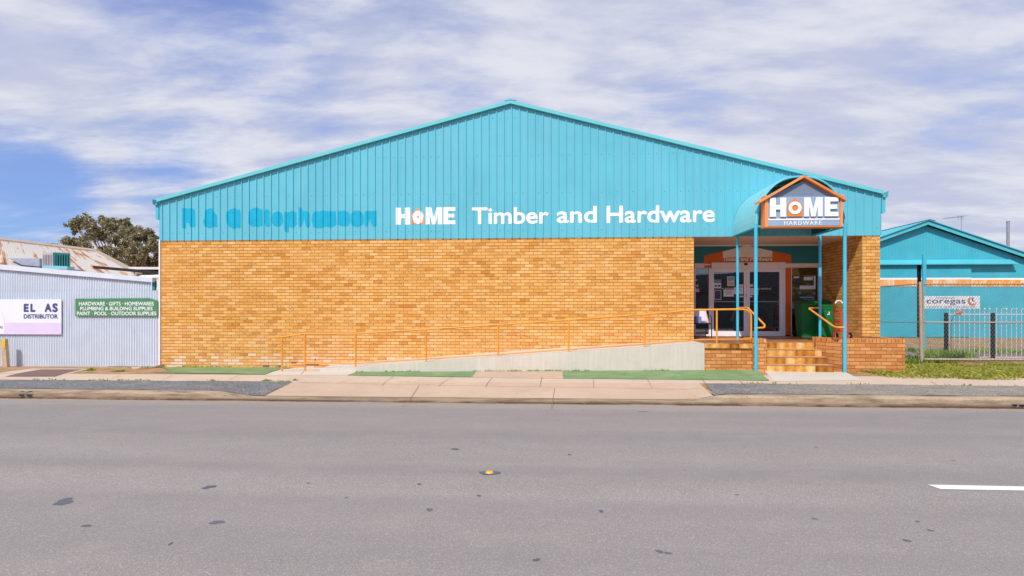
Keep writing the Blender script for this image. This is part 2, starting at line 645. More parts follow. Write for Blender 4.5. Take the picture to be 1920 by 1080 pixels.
def photo_print():
    t = NT('garden_photo_print')
    p = t.pos()
    n = t.noise(t.scaled(p, (1, 1, 1.4)), 7, 6, .7)
    n2 = t.noise(t.scaled(p, (.6, 1, 2.0)), 3.2, 3, .5, .8)
    col = t.ramp(n2, [(.30, srgb(40, 40, 42)), (.42, srgb(78, 76, 74)), (.50, srgb(70, 84, 34)), (.58, srgb(128, 126, 70)), (.66, srgb(150, 166, 186)), (.74, srgb(206, 206, 204))])
    return t.done(t.mix(t.mapr(n, .4, .65, 0, .7), col, srgb(34, 34, 34)), .5)


BRK = .965
M = dict(
    photo=photo_print(),
    brick=brick_mat('tan_brick', tone=BRK),
    brick_soldier=brick_mat('brick_on_edge', soldier=True, pink=True),
    brick_pink=brick_mat('orange_brick', pink=True),
    tread=concrete('pale_tread_tile', srgb(200, 158, 120), .12, stain=srgb(196, 140, 84)), tile=tile_mat('glazed_step_tile'), floor_tile=tile_mat('porch_floor_tile', True),
    cladding=cladding_mat('aqua_steel_cladding', TEAL),
    barge=paint('aqua_flashing', srgb(104, 192, 200), .4, .05, 1.5),
    teal_pole=paint('aqua_pole_paint', srgb(72, 180, 208), .4, .06, 5),
    canopy=paint('aqua_canopy_sheet', srgb(132, 204, 213), .45, .06, 1.5),
    shed=paint('aqua_shed_paint', srgb(66, 170, 190), .5, .10, .9, dirt=srgb(96, 160, 176), dirt_amt=.5),
    shed_trim=paint('aqua_shed_trim', srgb(80, 180, 196), .5, .06, 1.2),
    fascia=paint('deep_teal_board', srgb(40, 128, 140), .55, .06, 2),
    over=paint('turquoise_overpaint', srgb(0, 166, 198), .5, .08, 5),
    letter=paint('white_sign_paint', srgb(238, 238, 240), .5, .03, 8),
    letter_faint=paint('cream_sign_paint', srgb(232, 212, 200), .55, .04, 6),
    sign_orange=paint('sign_orange_paint', srgb(222, 128, 58), .5, .06, 4),
    under_shade=paint('canopy_underside_shade', srgb(36, 92, 98), .6, .1, 3),  # shade beneath the canopy arch, put into the colour
    orange=paint('orange_paint', srgb(224, 106, 22), .5, .06, 4),
    orange_faded=paint('faded_orange_paint', srgb(232, 148, 88), .55, .10, 5),
    rail=paint('orange_rail_paint', srgb(228, 150, 54), .38, .10, 7, dirt=srgb(196, 96, 40), dirt_amt=.5),
    sign_grey=paint('blue_grey_panel', srgb(142, 166, 190), .5, .05, 2),
    sign_slate=paint('slate_panel', srgb(114, 128, 148), .5, .05, 2),
    soffit=paint('cream_soffit', srgb(230, 206, 190), .6, .05, 1.5),
    alu=paint('white_aluminium', srgb(240, 235, 240), .4, .04, 4),
    header=paint('cream_door_header', srgb(240, 228, 222), .5, .05, 4),
    glass=glass_mat(),
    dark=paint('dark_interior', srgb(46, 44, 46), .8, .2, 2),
    black=paint('black_metal', srgb(22, 22, 24), .45, .15, 4),
    rubber=paint('black_rubber', srgb(26, 26, 28), .8, .1, 6),
    concrete=concrete('ramp_concrete', srgb(208, 200, 187), .07, streak=True, stain=srgb(176, 168, 154)),
    pad=concrete('pale_concrete', srgb(208, 197, 182), .06, stain=srgb(196, 182, 166)),
    path=concrete('footpath_concrete', srgb(206, 184, 162), .09, stain=srgb(178, 148, 122), agg=1.3),
    cross=concrete('crossing_concrete', srgb(196, 170, 147), .10, stain=srgb(172, 142, 116)),
    kerb=kerb_mat(),
    brown_slab=concrete('brown_patch', srgb(124, 98, 90), .08, stain=srgb(100, 80, 74)),
    joint=paint('joint_brown', srgb(136, 110, 90), .95, .2, 6),  # brown of the concrete joints and the gate's tie wires
    asphalt=asphalt(), ground=ground_mat(), gravel=gravel_mat(), turf=turf_mat(),
    marking=concrete('road_paint', srgb(232, 230, 228), .03, stain=srgb(200, 196, 194), agg=.5),
    stain=paint('oil_stain', srgb(98, 98, 108), .8, .2, 12),
    iron=paint('lilac_iron_sheet', srgb(204, 212, 223), .45, .05, 1.1, dirt=srgb(156, 166, 190), dirt_amt=.35),
    iron_cap=paint('white_capping', srgb(208, 212, 222), .4, .06, 2.5, dirt=srgb(190, 178, 172), dirt_amt=.4),
    rust_roof=rust_roof(),
    galv=paint('galvanised_steel', srgb(150, 154, 164), .4, .15, 4, .3),
    cooler=paint('grey_cooler_case', srgb(176, 168, 172), .5, .08, 4),
    cooler_teal=paint('teal_cooler_case', srgb(58, 136, 136), .5, .08, 4),
    cyan_tray=paint('pale_aqua_tray', srgb(140, 206, 220), .5, .05, 4),
    pvc=paint('white_pvc', srgb(228, 224, 222), .35, .04, 5),
    dark_beam=paint('dark_brown_steel', srgb(44, 34, 32), .7, .3, 5),
    sign_white=paint('white_sign_board', srgb(222, 224, 238), .4, .03, 1.5),
    sign_lilac=paint('lilac_sign_band', srgb(214, 198, 228), .4, .04, 2),
    navy=paint('navy_lettering', srgb(76, 76, 124), .5, .05, 6),
    sign_green=paint('green_sign_board', srgb(74, 132, 92), .5, .06, 3),
    timber=paint('weathered_timber', srgb(190, 168, 138), .85, .2, 9, dirt=srgb(120, 100, 80), dirt_amt=.6),
    yellow=paint('yellow_reflector', srgb(226, 178, 52), .4, .08, 12),
    bin=paint('green_bin_plastic', srgb(26, 116, 58), .38, .08, 6),
    bin_lid=paint('dark_green_bin_lid', srgb(22, 96, 46), .4, .08, 6),
    red=paint('red_trolley_paint', srgb(222, 48, 32), .4, .08, 8),
    tape=paint('white_tape', srgb(236, 226, 220), .5, .05, 8),
    hub=paint('grey_hub', srgb(176, 178, 184), .4, .1, 10),
    post_rust=paint('rusty_pipe', srgb(172, 156, 140), .7, .12, 7, dirt=srgb(150, 92, 46), dirt_amt=.9),
    wire=paint('galvanised_wire', srgb(108, 116, 118), .5, .2, 20),
    picket=paint('white_picket_metal', srgb(200, 200, 204), .45, .08, 6, dirt=srgb(180, 150, 130), dirt_amt=.5),
    stripe_white=paint('white_stripe', srgb(236, 232, 228), .55, .05, 3),
    stripe_orange=stripe_mat('worn_orange_stripe', srgb(228, 146, 34), srgb(234, 206, 168)),
    paper=paint('white_paper', srgb(228, 230, 238), .7, .03, 8),
    poster_teal=paint('poster_teal', srgb(110, 156, 166), .6, .2, 14),
    poster_sky=paint('poster_sky', srgb(132, 172, 214), .6, .15, 10),
    poster_sand=paint('poster_sand', srgb(216, 168, 130), .6, .2, 14),
    poster_navy=paint('poster_navy', srgb(50, 58, 120), .6, .2, 14),
    poster_dark=paint('poster_dark', srgb(72, 74, 96), .6, .15, 10),
    poster_grey=paint('poster_grey', srgb(96, 92, 90), .6, .2, 8),
    poster_leaf=paint('poster_leaf', srgb(104, 116, 50), .6, .45, 22),
    pink=paint('pink_fabric', srgb(228, 172, 186), .8, .2, 16),
    print=stripe_mat('printed_fabric', srgb(232, 214, 222), srgb(120, 146, 150)),
    violet=paint('violet_packet', srgb(122, 132, 206), .6, .25, 18),
    bark=concrete('gum_bark', srgb(150, 132, 116), .2, stain=srgb(90, 76, 64)),
    gum=leaf_mat('gum_leaves', srgb(102, 98, 62), srgb(144, 136, 98), srgb(198, 186, 156)),
    weed=leaf_mat('weed_leaves', srgb(92, 128, 26), srgb(136, 168, 42), srgb(176, 190, 66)),
    weed_red=leaf_mat('dark_weed_leaves', srgb(66, 44, 40), srgb(98, 66, 56), srgb(120, 96, 60)),
    grass=leaf_mat('grass_blades', srgb(112, 126, 40), srgb(174, 180, 72), srgb(220, 208, 126)),
    dry=leaf_mat('dry_litter', srgb(140, 102, 64), srgb(176, 136, 90), srgb(206, 174, 124)),
    wood_pole=concrete('pole_timber', srgb(120, 104, 88), .2, stain=srgb(80, 68, 58)),
    far_wall=paint('grey_rendered_wall', srgb(112, 110, 114), .8, .1, .8),
    far_roof=paint('grey_steel_roof', srgb(110, 112, 116), .6, .1, 1),
)

# ------------------------------------------------------------------ mesh helpers
ORG = {}


class MB:
    def __init__(self):
        self.v, self.f, self.mi, self.uvs = [], [], [], {}

    def add(self, vs, fs, m=0):
        b = len(self.v)
        self.v += [Vector(p) for p in vs]
        for f in fs:
            self.f.append([b + i for i in f])
            self.mi.append(m)
        return self

    def box(self, x0, x1, y0, y1, z0, z1, m=0):
        return self.add([(x0, y0, z0), (x1, y0, z0), (x1, y1, z0), (x0, y1, z0), (x0, y0, z1), (x1, y0, z1), (x1, y1, z1), (x0, y1, z1)],
                        [(0, 3, 2, 1), (4, 5, 6, 7), (0, 1, 5, 4), (1, 2, 6, 5), (2, 3, 7, 6), (3, 0, 4, 7)], m)

    def loft(self, a, b, m=0, cap=True):
        n = len(a)
        fs = [(i, (i + 1) % n, n + (i + 1) % n, n + i) for i in range(n)]
        if cap:
            fs += [tuple(range(n - 1, -1, -1)), tuple(range(n, 2 * n))]
        return self.add(list(a) + list(b), fs, m)

    def prism_y(self, poly, y0, y1, m=0):
        return self.loft([(x, y0, z) for x, z in poly], [(x, y1, z) for x, z in poly], m)

    def prism_x(self, poly, x0, x1, m=0):
        return self.loft([(x0, y, z) for y, z in poly], [(x1, y, z) for y, z in poly], m)

    def prism_z(self, poly, z0, z1, m=0):
        return self.loft([(x, y, z0) for x, y in poly], [(x, y, z1) for x, y in poly], m)

    def quad(self, a, b, c, d, m=0):
        return self.add([a, b, c, d], [(0, 1, 2, 3)], m)

    def beam(self, p, q, w, h, m=0, up=(0, 0, 1)):
        p, q = Vector(p), Vector(q)
        d = (q - p).normalized()
        s = d.cross(Vector(up))
        if s.length < 1e-4:
            s = d.cross(Vector((0, 1, 0)))
        s.normalize()
        u = s.cross(d)
        c = [(-w / 2, -h / 2), (w / 2, -h / 2), (w / 2, h / 2), (-w / 2, h / 2)]
        return self.loft([p + s * a + u * b for a, b in c], [q + s * a + u * b for a, b in c], m)

    def tube(self, pts, r, n=10, m=0, cap=True):
        pts = [Vector(p) for p in pts]
        rs = r if isinstance(r, (list, tuple)) else [r] * len(pts)
        rings = []
        prev = None
        for i, p in enumerate(pts):
            d = (pts[min(i + 1, len(pts) - 1)] - pts[max(i - 1, 0)]).normalized()
            if prev is None:
                a = d.cross(Vector((0, 0, 1)))
                if a.length < 1e-3:
                    a = d.cross(Vector((0, 1, 0)))
            else:
                a = prev - d * prev.dot(d)
            a.normalize()
            prev = a
            b = d.cross(a)
            rings.append([p + (a * math.cos(2 * math.pi * k / n) + b * math.sin(2 * math.pi * k / n)) * rs[i] for k in range(n)])
        vs = [q for rg in rings for q in rg]
        fs = []
        for i in range(len(pts) - 1):
            for k in range(n):
                fs.append((i * n + k, i * n + (k + 1) % n, (i + 1) * n + (k + 1) % n, (i + 1) * n + k))
        if cap:
            fs += [tuple(range(n - 1, -1, -1)), tuple((len(pts) - 1) * n + k for k in range(n))]
        return self.add(vs, fs, m)

    def build(self, name, mat, parent=None, smooth=False, bevel=0, label=None, normals=True):
        o0 = ORG.get(parent, Vector((0, 0, 0))) if parent else Vector((0, 0, 0))
        me = bpy.data.meshes.new(name)
        me.from_pydata([p - o0 for p in self.v], [], self.f)
        mats = mat if isinstance(mat, (list, tuple)) else [mat]
        for q in mats:
            me.materials.append(q)
        me.polygons.foreach_set('material_index', self.mi)
        if normals:
            bm = bmesh.new()
            bm.from_mesh(me)
            bmesh.ops.recalc_face_normals(bm, faces=bm.faces)
            bm.to_mesh(me)
            bm.free()
        if smooth:
            me.polygons.foreach_set('use_smooth', [True] * len(me.polygons))
            me.set_sharp_from_angle(angle=R(38))
        me.update()
        o = bpy.data.objects.new(name, me)
        COL.objects.link(o)
        if parent:
            o.parent = parent
        ORG[o] = o0
        if bevel:
            b = o.modifiers.new('bevel', 'BEVEL')
            b.width = bevel
            b.segments = 2
            b.limit_method = 'ANGLE'
        if label:
            o['label'] = label
        return o


def tag(o, label, cat, group=None):
    o['label'] = label
    o['category'] = cat
    if group:
        o['group'] = group
    return o


def thing(name, label, cat, loc=(0, 0, 0), group=None, rz=0):
    o = bpy.data.objects.new(name, None)
    COL.objects.link(o)
    o.empty_display_size = .2
    o.location = loc
    o.rotation_euler = (0, 0, rz)
    ORG[o] = Vector(loc)
    return tag(o, label, cat, group)


def structure(o):
    o['kind'] = 'structure'
    return o


def fillet(pts, rad, n=5):
    pts = [Vector(p) for p in pts]
    out = [pts[0]]
    for i in range(1, len(pts) - 1):
        a, b, c = pts[i - 1], pts[i], pts[i + 1]
        r = min(rad, (a - b).length * .45, (c - b).length * .45)
        s, e = b + (a - b).normalized() * r, b + (c - b).normalized() * r
        for k in range(n + 1):
            t = k / n
            out.append(s * (1 - t) ** 2 + b * 2 * t * (1 - t) + e * t * t)
    out.append(pts[-1])
    return out


def text_flat(s, bold=0.0, spacing=1.0):
    cu = bpy.data.curves.new('t', 'FONT')
    cu.body = s
    cu.offset = bold
    cu.space_character = spacing
    cu.resolution_u = 4
    cu.fill_mode = 'FRONT'
    o = bpy.data.objects.new('t', cu)
    COL.objects.link(o)
    dg = bpy.context.evaluated_depsgraph_get()
    dg.update()
    me = bpy.data.meshes.new_from_object(o.evaluated_get(dg))
    vs = [v.co.copy() for v in me.vertices]
    fs = [list(p.vertices) for p in me.polygons]
    bpy.data.objects.remove(o, do_unlink=True)
    bpy.data.curves.remove(cu)
    bpy.data.meshes.remove(me)
    return vs, fs


def text_mb(s, x0, x1, z0, z1, y, bold=0.0, spacing=1.0, m=0, mb=None):
    """Lettering standing in the plane at depth y, fitted into the given box; bold strokes are laid on in thin coats of paint."""
    vs, fs = text_flat(s, 0.0, spacing)
    ax, bx = min(v.x for v in vs), max(v.x for v in vs)
    az, bz = min(v.y for v in vs), max(v.y for v in vs)
    mb = mb or MB()
    r = bold * (z1 - z0) / (bz - az)
    offs = [(0, 0)] if bold <= 0 else [(0, 0)] + [(r * math.cos(k * math.pi / 4), r * math.sin(k * math.pi / 4)) for k in range(8)]
    for i, (ox, oz) in enumerate(offs):
        mb.add([(lerp(x0 + r, x1 - r, (v.x - ax) / (bx - ax)) + ox, y - .00025 * i, lerp(z0 + r, z1 - r, (v.y - az) / (bz - az)) + oz) for v in vs], fs, m)
    return mb


def pbox(mb, px0, py0, px1, py1, Y, d0, d1, m=0, ref=None):
    """Box whose front outline is measured on the plane at depth Y; it runs from Y+d0 to Y+d1."""
    cx = (px0 + px1) / 2 if ref is None else ref
    return mb.box(XP(px0, Y), XP(px1, Y), Y + d0, Y + d1, ZP(cx, py1, Y), ZP(cx, py0, Y), m)


def ragged(poly, amp, seed, step=.12):
    """The same outline with worn, uneven edges."""
    r = random.Random(seed)
    out = []
    for i in range(len(poly)):
        a, b = Vector(poly[i]), Vector(poly[(i + 1) % len(poly)])
        L = (b - a).length
        n = max(1, min(160, int(L / step)))
        nn = Vector((-(b - a).y, (b - a).x)).normalized()
        w = 0
        for k in range(n):
            w = w * .6 + r.uniform(-amp, amp)
            p = a.lerp(b, k / n) + (nn * w if k else Vector((0, 0)))
            out.append((p.x, p.y))
    return out


def draped(poly, dz, name, mat, step=.35):
    """A level sheet laid on the sloping ground: the polygon is cut into a fine grid and dropped on zg()."""
    bm = bmesh.new()
    f = bm.faces.new([bm.verts.new((x, y, 0)) for x, y in poly])
    xs = [p[0] for p in poly]
    ys = [p[1] for p in poly]
    for a, b, ax in ((min(xs), max(xs), 0), (min(ys), max(ys), 1)):
        n = max(1, int((b - a) / step))
        st = [a + (b - a) * k / n for k in range(1, n)]
        if ax == 1:
            st += [q for q in GY if a < q < b]
        for c in st:
            co = (c, 0, 0) if ax == 0 else (0, c, 0)
            no = (1, 0, 0) if ax == 0 else (0, 1, 0)
            bmesh.ops.bisect_plane(bm, geom=bm.verts[:] + bm.edges[:] + bm.faces[:], plane_co=co, plane_no=no)
    for v in bm.verts:
        v.co.z = zg(v.co.x, v.co.y) + dz
    bmesh.ops.triangulate(bm, faces=bm.faces)
    bmesh.ops.recalc_face_normals(bm, faces=bm.faces)
    if sum(q.normal.z for q in bm.faces) < 0:
        bmesh.ops.reverse_faces(bm, faces=bm.faces)
    me = bpy.data.meshes.new(name)
    bm.to_mesh(me)
    bm.free()
    me.materials.append(mat)
    o = bpy.data.objects.new(name, me)
    COL.objects.link(o)
    ORG[o] = Vector((0, 0, 0))
    return o


def gp(px, py, z=0.02):
    p = G(px, py, z)
    return (p.x, p.y)


# ================================================================== THE SETTING
# ground: one sheet, finely cut near the store, reaching the horizon
def grid(xs, ys, zf, name, mat):
    mb = MB()
    vs = [(x, y, zf(x, y)) for y in ys for x in xs]
    n = len(xs)
    fs = [(j * n + i, j * n + i + 1, (j + 1) * n + i + 1, (j + 1) * n + i) for j in range(len(ys) - 1) for i in range(n - 1)]
    mb.add(vs, fs)
    return mb.build(name, mat)


xs = [-900, -200, -60, -30] + [-30 + .5 * k for k in range(1, 120)] + [30, 60, 200, 900]
ys = [11.45, 11.7, 12, 12.3, 12.55, 12.8, 13.1, 13.5, 13.9, 14.2, 14.55, 15, 15.6, 16.25, 17, 18, 20, 24, 28, 33, 60, 200, 1500]
structure(grid(xs, ys, zg, 'ground', M['ground']))
road = structure(grid([-900, -60, -20, -10, 0, 10, 20, 60, 900], [.3, 1.5, 3, 4.5, 5.9, 7.5, 9, 10.5, 11.46], lambda x, y: road_z(y), 'road', M['asphalt']))
structure(grid([-900, -40, 0, 40, 900], [-900, -60, -30, -8, .0], lambda x, y: -.06, 'far_verge', M['path']))
mb = MB()
mb.prism_x([(-.05, -.3), (.3, -.3), (.28, -.09), (.24, -.06), (-.05, -.058)], -60, 60)
structure(mb.build('far_kerb', M['kerb']))

# kerb: swept profile whose top follows the ground, dipping at the vehicle crossing
mb = MB()
kx = [-60, -40] + [-25 + .25 * k for k in range(0, 201)] + [40, 60]
prof = []
for x in kx:
    zt = zg(x, 11.5) + .012
    hgt = zt + .215
    prof.append([(x, 11.36, -.24), (x, 11.375, -.205), (x, 11.385 + .02 * hgt, zt - min(.045, hgt * .6)), (x, 11.42, zt - min(.014, hgt * .3)), (x, 11.455, zt), (x, 11.60, zt + .002), (x, 11.60, -.24)])
k = len(prof[0])
mb.add([p for r in prof for p in r], [(i * k + j, (i + 1) * k + j, (i + 1) * k + j + 1, i * k + j + 1) for i in range(len(prof) - 1) for j in range(k - 1)])
kerb = structure(mb.build('kerb', M['kerb'], smooth=True))
for px in (145, 421, 1400, 1428, 1604):
    x = XP(px, 11.4)
    j = MB()
    j.add([(x - .008, 11.378, -.2), (x + .008, 11.378, -.2), (x + .02, 11.40, zg(x, 11.5) - .01), (x + .004, 11.40, zg(x, 11.5) - .01),
           (x + .02, 11.60, zg(x, 11.5) + .018), (x + .004, 11.60, zg(x, 11.5) + .018)], [(0, 1, 2, 3), (3, 2, 4, 5)])
    j.build('kerb_joint', M['joint'], kerb)
for px, sc_ in ((39.5, 1.0), (54, 1.08), (1904, 1.0), (1917, 1.1)):      # drain holes through the kerb face
    x = XP(px, 11.36)
    zc = -.128
    rg = [(math.copysign(abs(math.cos(a)) ** .6, math.cos(a)), math.copysign(abs(math.sin(a)) ** .6, math.sin(a))) for a in [k * math.pi / 10 for k in range(20)]]
    j = MB()
    j.loft([(x + .055 * sc_ * u, 11.368 + .018 * (v + 1), zc + .052 * v * sc_) for u, v in rg], [(x + .055 * sc_ * u, 11.45, zc + .052 * v * sc_) for u, v in rg])
    j.build('drain_hole', M['black'], kerb)
    j = MB()
    for k in range(20):
        (u0, v0), (u1, v1) = rg[k], rg[(k + 1) % 20]
        j.loft([(x + .056 * sc_ * u0, 11.362 + .018 * (v0 + 1), zc + .053 * v0 * sc_), (x + .056 * sc_ * u1, 11.362 + .018 * (v1 + 1), zc + .053 * v1 * sc_), (x + .070 * sc_ * u1, 11.362 + .018 * (v1 + 1), zc + .067 * v1 * sc_), (x + .070 * sc_ * u0, 11.362 + .018 * (v0 + 1), zc + .067 * v0 * sc_)],
               [(x + .056 * sc_ * u0, 11.40, zc + .053 * v0 * sc_), (x + .056 * sc_ * u1, 11.40, zc + .053 * v1 * sc_), (x + .070 * sc_ * u1, 11.40, zc + .067 * v1 * sc_), (x + .070 * sc_ * u0, 11.40, zc + .067 * v0 * sc_)], cap=False)
    j.build('drain_rim', M['pad'], kerb)

# footpath, vehicle crossing, gravel strips and pads: sheets a few millimetres above one another
structure(draped([(-30, 12.80), (-30, 13.92), (30, 13.92), (30, 12.80)], .006, 'footpath', M['path']))
cl, cr = XP(548, 12.75), XP(1312, 12.75)
crossing = structure(draped([(XP(497, 11.6), 11.585), (cl, 12.81), (cr, 12.81), (XP(1336, 11.6), 11.585)], .010, 'vehicle_crossing', M['cross']))
structure(draped(ragged([(-16, 11.605), (-16, 12.79), (cl - .02, 12.79), (XP(497, 11.6) - .02, 11.605)], .02, 1), .014, 'gravel_strip', M['gravel']))
structure(draped(ragged([(XP(1338, 11.7), 11.61), (cr + .1, 12.66), (cr + 1, 12.78), (16, 12.78), (16, 11.61)], .025, 2), .014, 'gravel_strip', M['gravel']))
structure(draped([gp(496, 702.5), gp(528, 691, 0), gp(560, 686.5, 0), (XP(560, 16.2), 16.2), (XP(675, 16.2), 16.2), (XP(672, 14.6), 14.5), gp(650, 703)], .010, 'concrete_pad', M['pad']))
structure(draped([gp(878, 706, .05), gp(893, 696, .05), (XP(893, 14.56), 14.56), (XP(1056, 14.56), 14.56), gp(1056, 707.5, .06)], .010, 'concrete_pad', M['cross']))
structure(draped([gp(1452, 712.5, .07), gp(1432, 696.5, .1), (XP(1432, 14.5), 14.5), (XP(1580, 14.5), 14.5), gp(1582, 697, .1), gp(1618, 713, .05)], .010, 'entry_slab', M['pad']))
structure(draped([gp(10, 707.5, -.03), gp(78, 694, -.05), gp(154, 694, -.05), gp(104, 707.5, -.03)], .013, 'brown_slab', M['brown_slab']))
structure(draped([gp(-40, 707, -.03), gp(60, 692.5, -.06), gp(170, 692.5, -.06), gp(130, 703, -.03), (XP(130, 13.95), 13.95), (XP(-40, 13.95), 13.95)], .008, 'concrete_pad', M['path']))

JL = [((1040, 722), (1032.5, 747)), ((786, 718), (753, 744)), ((911, 719.7), (923, 709)), ((1012, 721), (1016.5, 709)), ((1113, 722), (1113, 710.5)),
      ((1222, 723), (1211, 710.5)), ((1328, 724), (1313, 711)), ((564, 702), (575, 691)), ((822, 719), (851, 706.5)), ((716, 718), (738, 706)), ((640, 714), (690, 704)),
      ((1400, 726), (1382, 712.5)), ((1770, 728), (1745, 717)), ((430, 710), (448, 703)), ((300, 712), (322, 703)), ((200, 711), (226, 702))]
mb = MB()


def strip_on_ground(mb, a, b, w, dz):
    a, b = Vector(gp(*a)), Vector(gp(*b))
    d = (b - a).normalized()
    s = Vector((-d.y, d.x)) * w / 2
    n = 6
    for k in range(n):
        p, q = a.lerp(b, k / n), a.lerp(b, (k + 1) / n)
        mb.add([(c.x, c.y, zg(c.x, c.y) + dz) for c in (p - s, q - s, q + s, p + s)], [(0, 1, 2, 3)])


for a, b in JL:
    strip_on_ground(mb, a, b, .009, .021)
mb.build('expansion_joint', M['joint'], crossing)['kind'] = 'structure'
mb = MB()
for a, b in (((560, 714), (760, 717)), ((760, 717), (960, 720)), ((960, 720), (1140, 722.2)), ((1140, 722.2), (1310, 725))):
    strip_on_ground(mb, a, b, .008, .020)
mb.build('expansion_joint', M['joint'], crossing)['kind'] = 'structure'

# road paint and stains
mb = MB()
zr = road_z(5.9) + .004
mb.add([tuple(G(1739, 908.5, zr)), tuple(G(1764, 917, zr)), tuple(G(2300, 926.5, zr)), tuple(G(2300, 919.5, zr))], [(0, 1, 2, 3)])
o = structure(mb.build('road_marking', M['marking']))


def blob_sheet(px, py, w, h, seed):
    r = random.Random(seed)
    c = G(px, py, -.12)
    rx = w * .82 * c.y / F_PX
    ry = rx * r.uniform(.35, .8) if h is None else h * .8
    pts = []
    ph = [r.uniform(0, 6.3) for _ in range(3)]
    for k in range(20):
        a = 2 * math.pi * k / 20
        q = 1 + .22 * math.sin(2 * a + ph[0]) + .14 * math.sin(3 * a + ph[1]) + .08 * math.sin(5 * a + ph[2])
        x, y = c.x + rx * q * math.cos(a), c.y + ry * q * math.sin(a)
        pts.append((x, y, road_z(y) + .0025))
    return pts


for i, (px, py, w, h) in enumerate([(120, 942, 21, .11), (392, 916, 13, .07), (407, 979, 15, .05), (853, 841, 11, .06), (786, 911, 5, .03), (898, 932, 5, .03),
                                    (805, 957, 6, .05), (1127, 960, 6, .03), (1068, 852, 5, .04), (162, 985, 10, .03), (1236, 1032, 8, .03), (1252, 1035, 7, .02),
                                    (320, 1017, 4, .03), (1006, 1047, 8, .03), (1700, 1013, 7, .03), (1382, 931, 4, .02), (1530, 836, 4, .03), (1527, 974, 6, .02),
                                    (1788, 863, 4, .02), (1720, 979, 5, .02), (1745, 995, 6, .02), (1895, 923, 9, .025), (1206, 764, 13, .03), (578, 909, 4, .02), (650, 935, 4, .02)]):
    mb = MB()
    pts = blob_sheet(px, py, w, h, 30 + i)
    mb.add(pts, [tuple(range(len(pts)))])
    mb.build('stain', M['stain'], road)
mk = thing('road_stud', 'small yellow raised road marker on the grey asphalt', 'road stud', G(918, 887, -.103))
b = mk.location
mb = MB()
pts0 = [(b.x + .05 * math.cos(a), b.y + .045 * math.sin(a), b.z - .005) for a in [k * math.pi / 8 for k in range(16)]]
pts1 = [(b.x + .035 * math.cos(a), b.y + .03 * math.sin(a), b.z + .018) for a in [k * math.pi / 8 for k in range(16)]]
mb.loft(pts0, pts1)
mb.build('dome', M['yellow'], mk, smooth=True)
mb = MB()
mb.add([(b.x + (.11 + .015 * math.sin(3 * a)) * math.cos(a), b.y + (.07 + .01 * math.sin(2 * a)) * math.sin(a), b.z + .004) for a in [k * math.pi / 10 for k in range(20)]], [tuple(range(20))])
mb.build('base_ring', M['stain'], mk)

# artificial turf mats
tf1 = draped(ragged([(XP(303, 16.2), 16.2), (XP(303, 14.2), 14.6), gp(278, 700, -.02), gp(498, 701.5), gp(520, 693.5, 0), gp(548, 687.5, -.02), (XP(556, 16.2), 16.2)], .014, 1), .015, 'turf_mat', M['turf'])
tag(tf1, 'green artificial turf at the foot of the brick wall left of the ramp', 'artificial turf', 'artificial turf strips')
tf2 = draped(ragged([gp(652, 703.5, .02), (XP(668, 14.545), 14.54), (XP(893, 14.545), 14.54), gp(884, 706, .04)], .014, 2), .015, 'turf_mat', M['turf'])
tag(tf2, 'short green turf strip with weeds below the low part of the ramp wall', 'artificial turf', 'artificial turf strips')
tf3 = draped(ragged([gp(1056, 707.5, .06), (XP(1054, 14.545), 14.54), (XP(1410, 14.545), 14.54), gp(1420, 697, .1), gp(1442, 712, .07)], .014, 3), .015, 'turf_mat', M['turf'])
tag(tf3, 'green turf strip below the tall end of the ramp and porch', 'artificial turf', 'artificial turf strips')

rr = random.Random(21)
mb = MB()
for _ in range(420):
    x = rr.uniform(-12, 12)
    kind = rr.random()
    if kind < .6:
        y = 11.33 - abs(rr.gauss(0, .05))
        z = road_z(y) + .006
    elif kind < .85:
        y = 12.8 + rr.gauss(0, .05)
        z = zg(x, y) + .02
    else:
        y = rr.uniform(11.7, 13.9)
        z = zg(x, y) + .022
    a = rr.uniform(0, 6.28)
    l = rr.uniform(.012, .045)
    d = Vector((math.cos(a), math.sin(a), rr.uniform(0, .4))) * l
    q = Vector((-math.sin(a), math.cos(a), 0)) * l * .35
    b0 = Vector((x, y, z))
    mb.add([b0, b0 + d * .5 + q, b0 + d, b0 + d * .5 - q], [(0, 1, 2, 3)])
o = mb.build('gutter_litter', M['dry'], None, normals=False)
o['kind'] = 'stuff'
o['label'] = 'scattered dry leaves and grit along gutter and footpath'

# ================================================================== THE STORE
store = thing('hardware_store', 'wide tan brick store with aqua steel gable and recessed entrance', 'building', (-1.2, FY, 0))
xl, xr = XP(301, FY), XP(1650, FY)
xo0, xo1 = XP(1301, FY), XP(1617, FY)      # the entrance opening
ZT = 3.63
BACK = FY + 2.3
FLOOR = .775
mb = MB()
mb.box(xl, xo0, FY, FY + .25, -.3, ZT)
mb.box(xo0 - .25, xo0, FY + .25, BACK, -.3, ZT)
mb.box(xl, xl + .25, FY + .25, 48, -.3, ZT)
mb.build('brick_wall', M['brick'], store)
mb = MB()
mb.box(xo1, xr, FY, BACK + .2, -.3, ZT)
mb.box(xr - .25, xr, BACK + .2, 48, -.3, ZT)
mb.build('brick_pillar', M['brick'], store)
# eroded bricks low on the wall
mb = MB()
for px0, py0, px1, py1 in ((493, 684.5, 505, 688), (546, 678.5, 556, 681.5), (574, 682.5, 598, 685), (521, 685, 527, 687), (590, 671.5, 592, 676)):
    mb = MB()
    pbox(mb, px0, py0, px1, py1, FY, -.004, .02)
    mb.build('broken_brick', M['brown_slab'], store)

# gable cladding: ribbed sheet
EL, RG, ER = P(293, 377, FY - .12), P(957, 192, FY - .12), P(1657, 362, FY - .12)


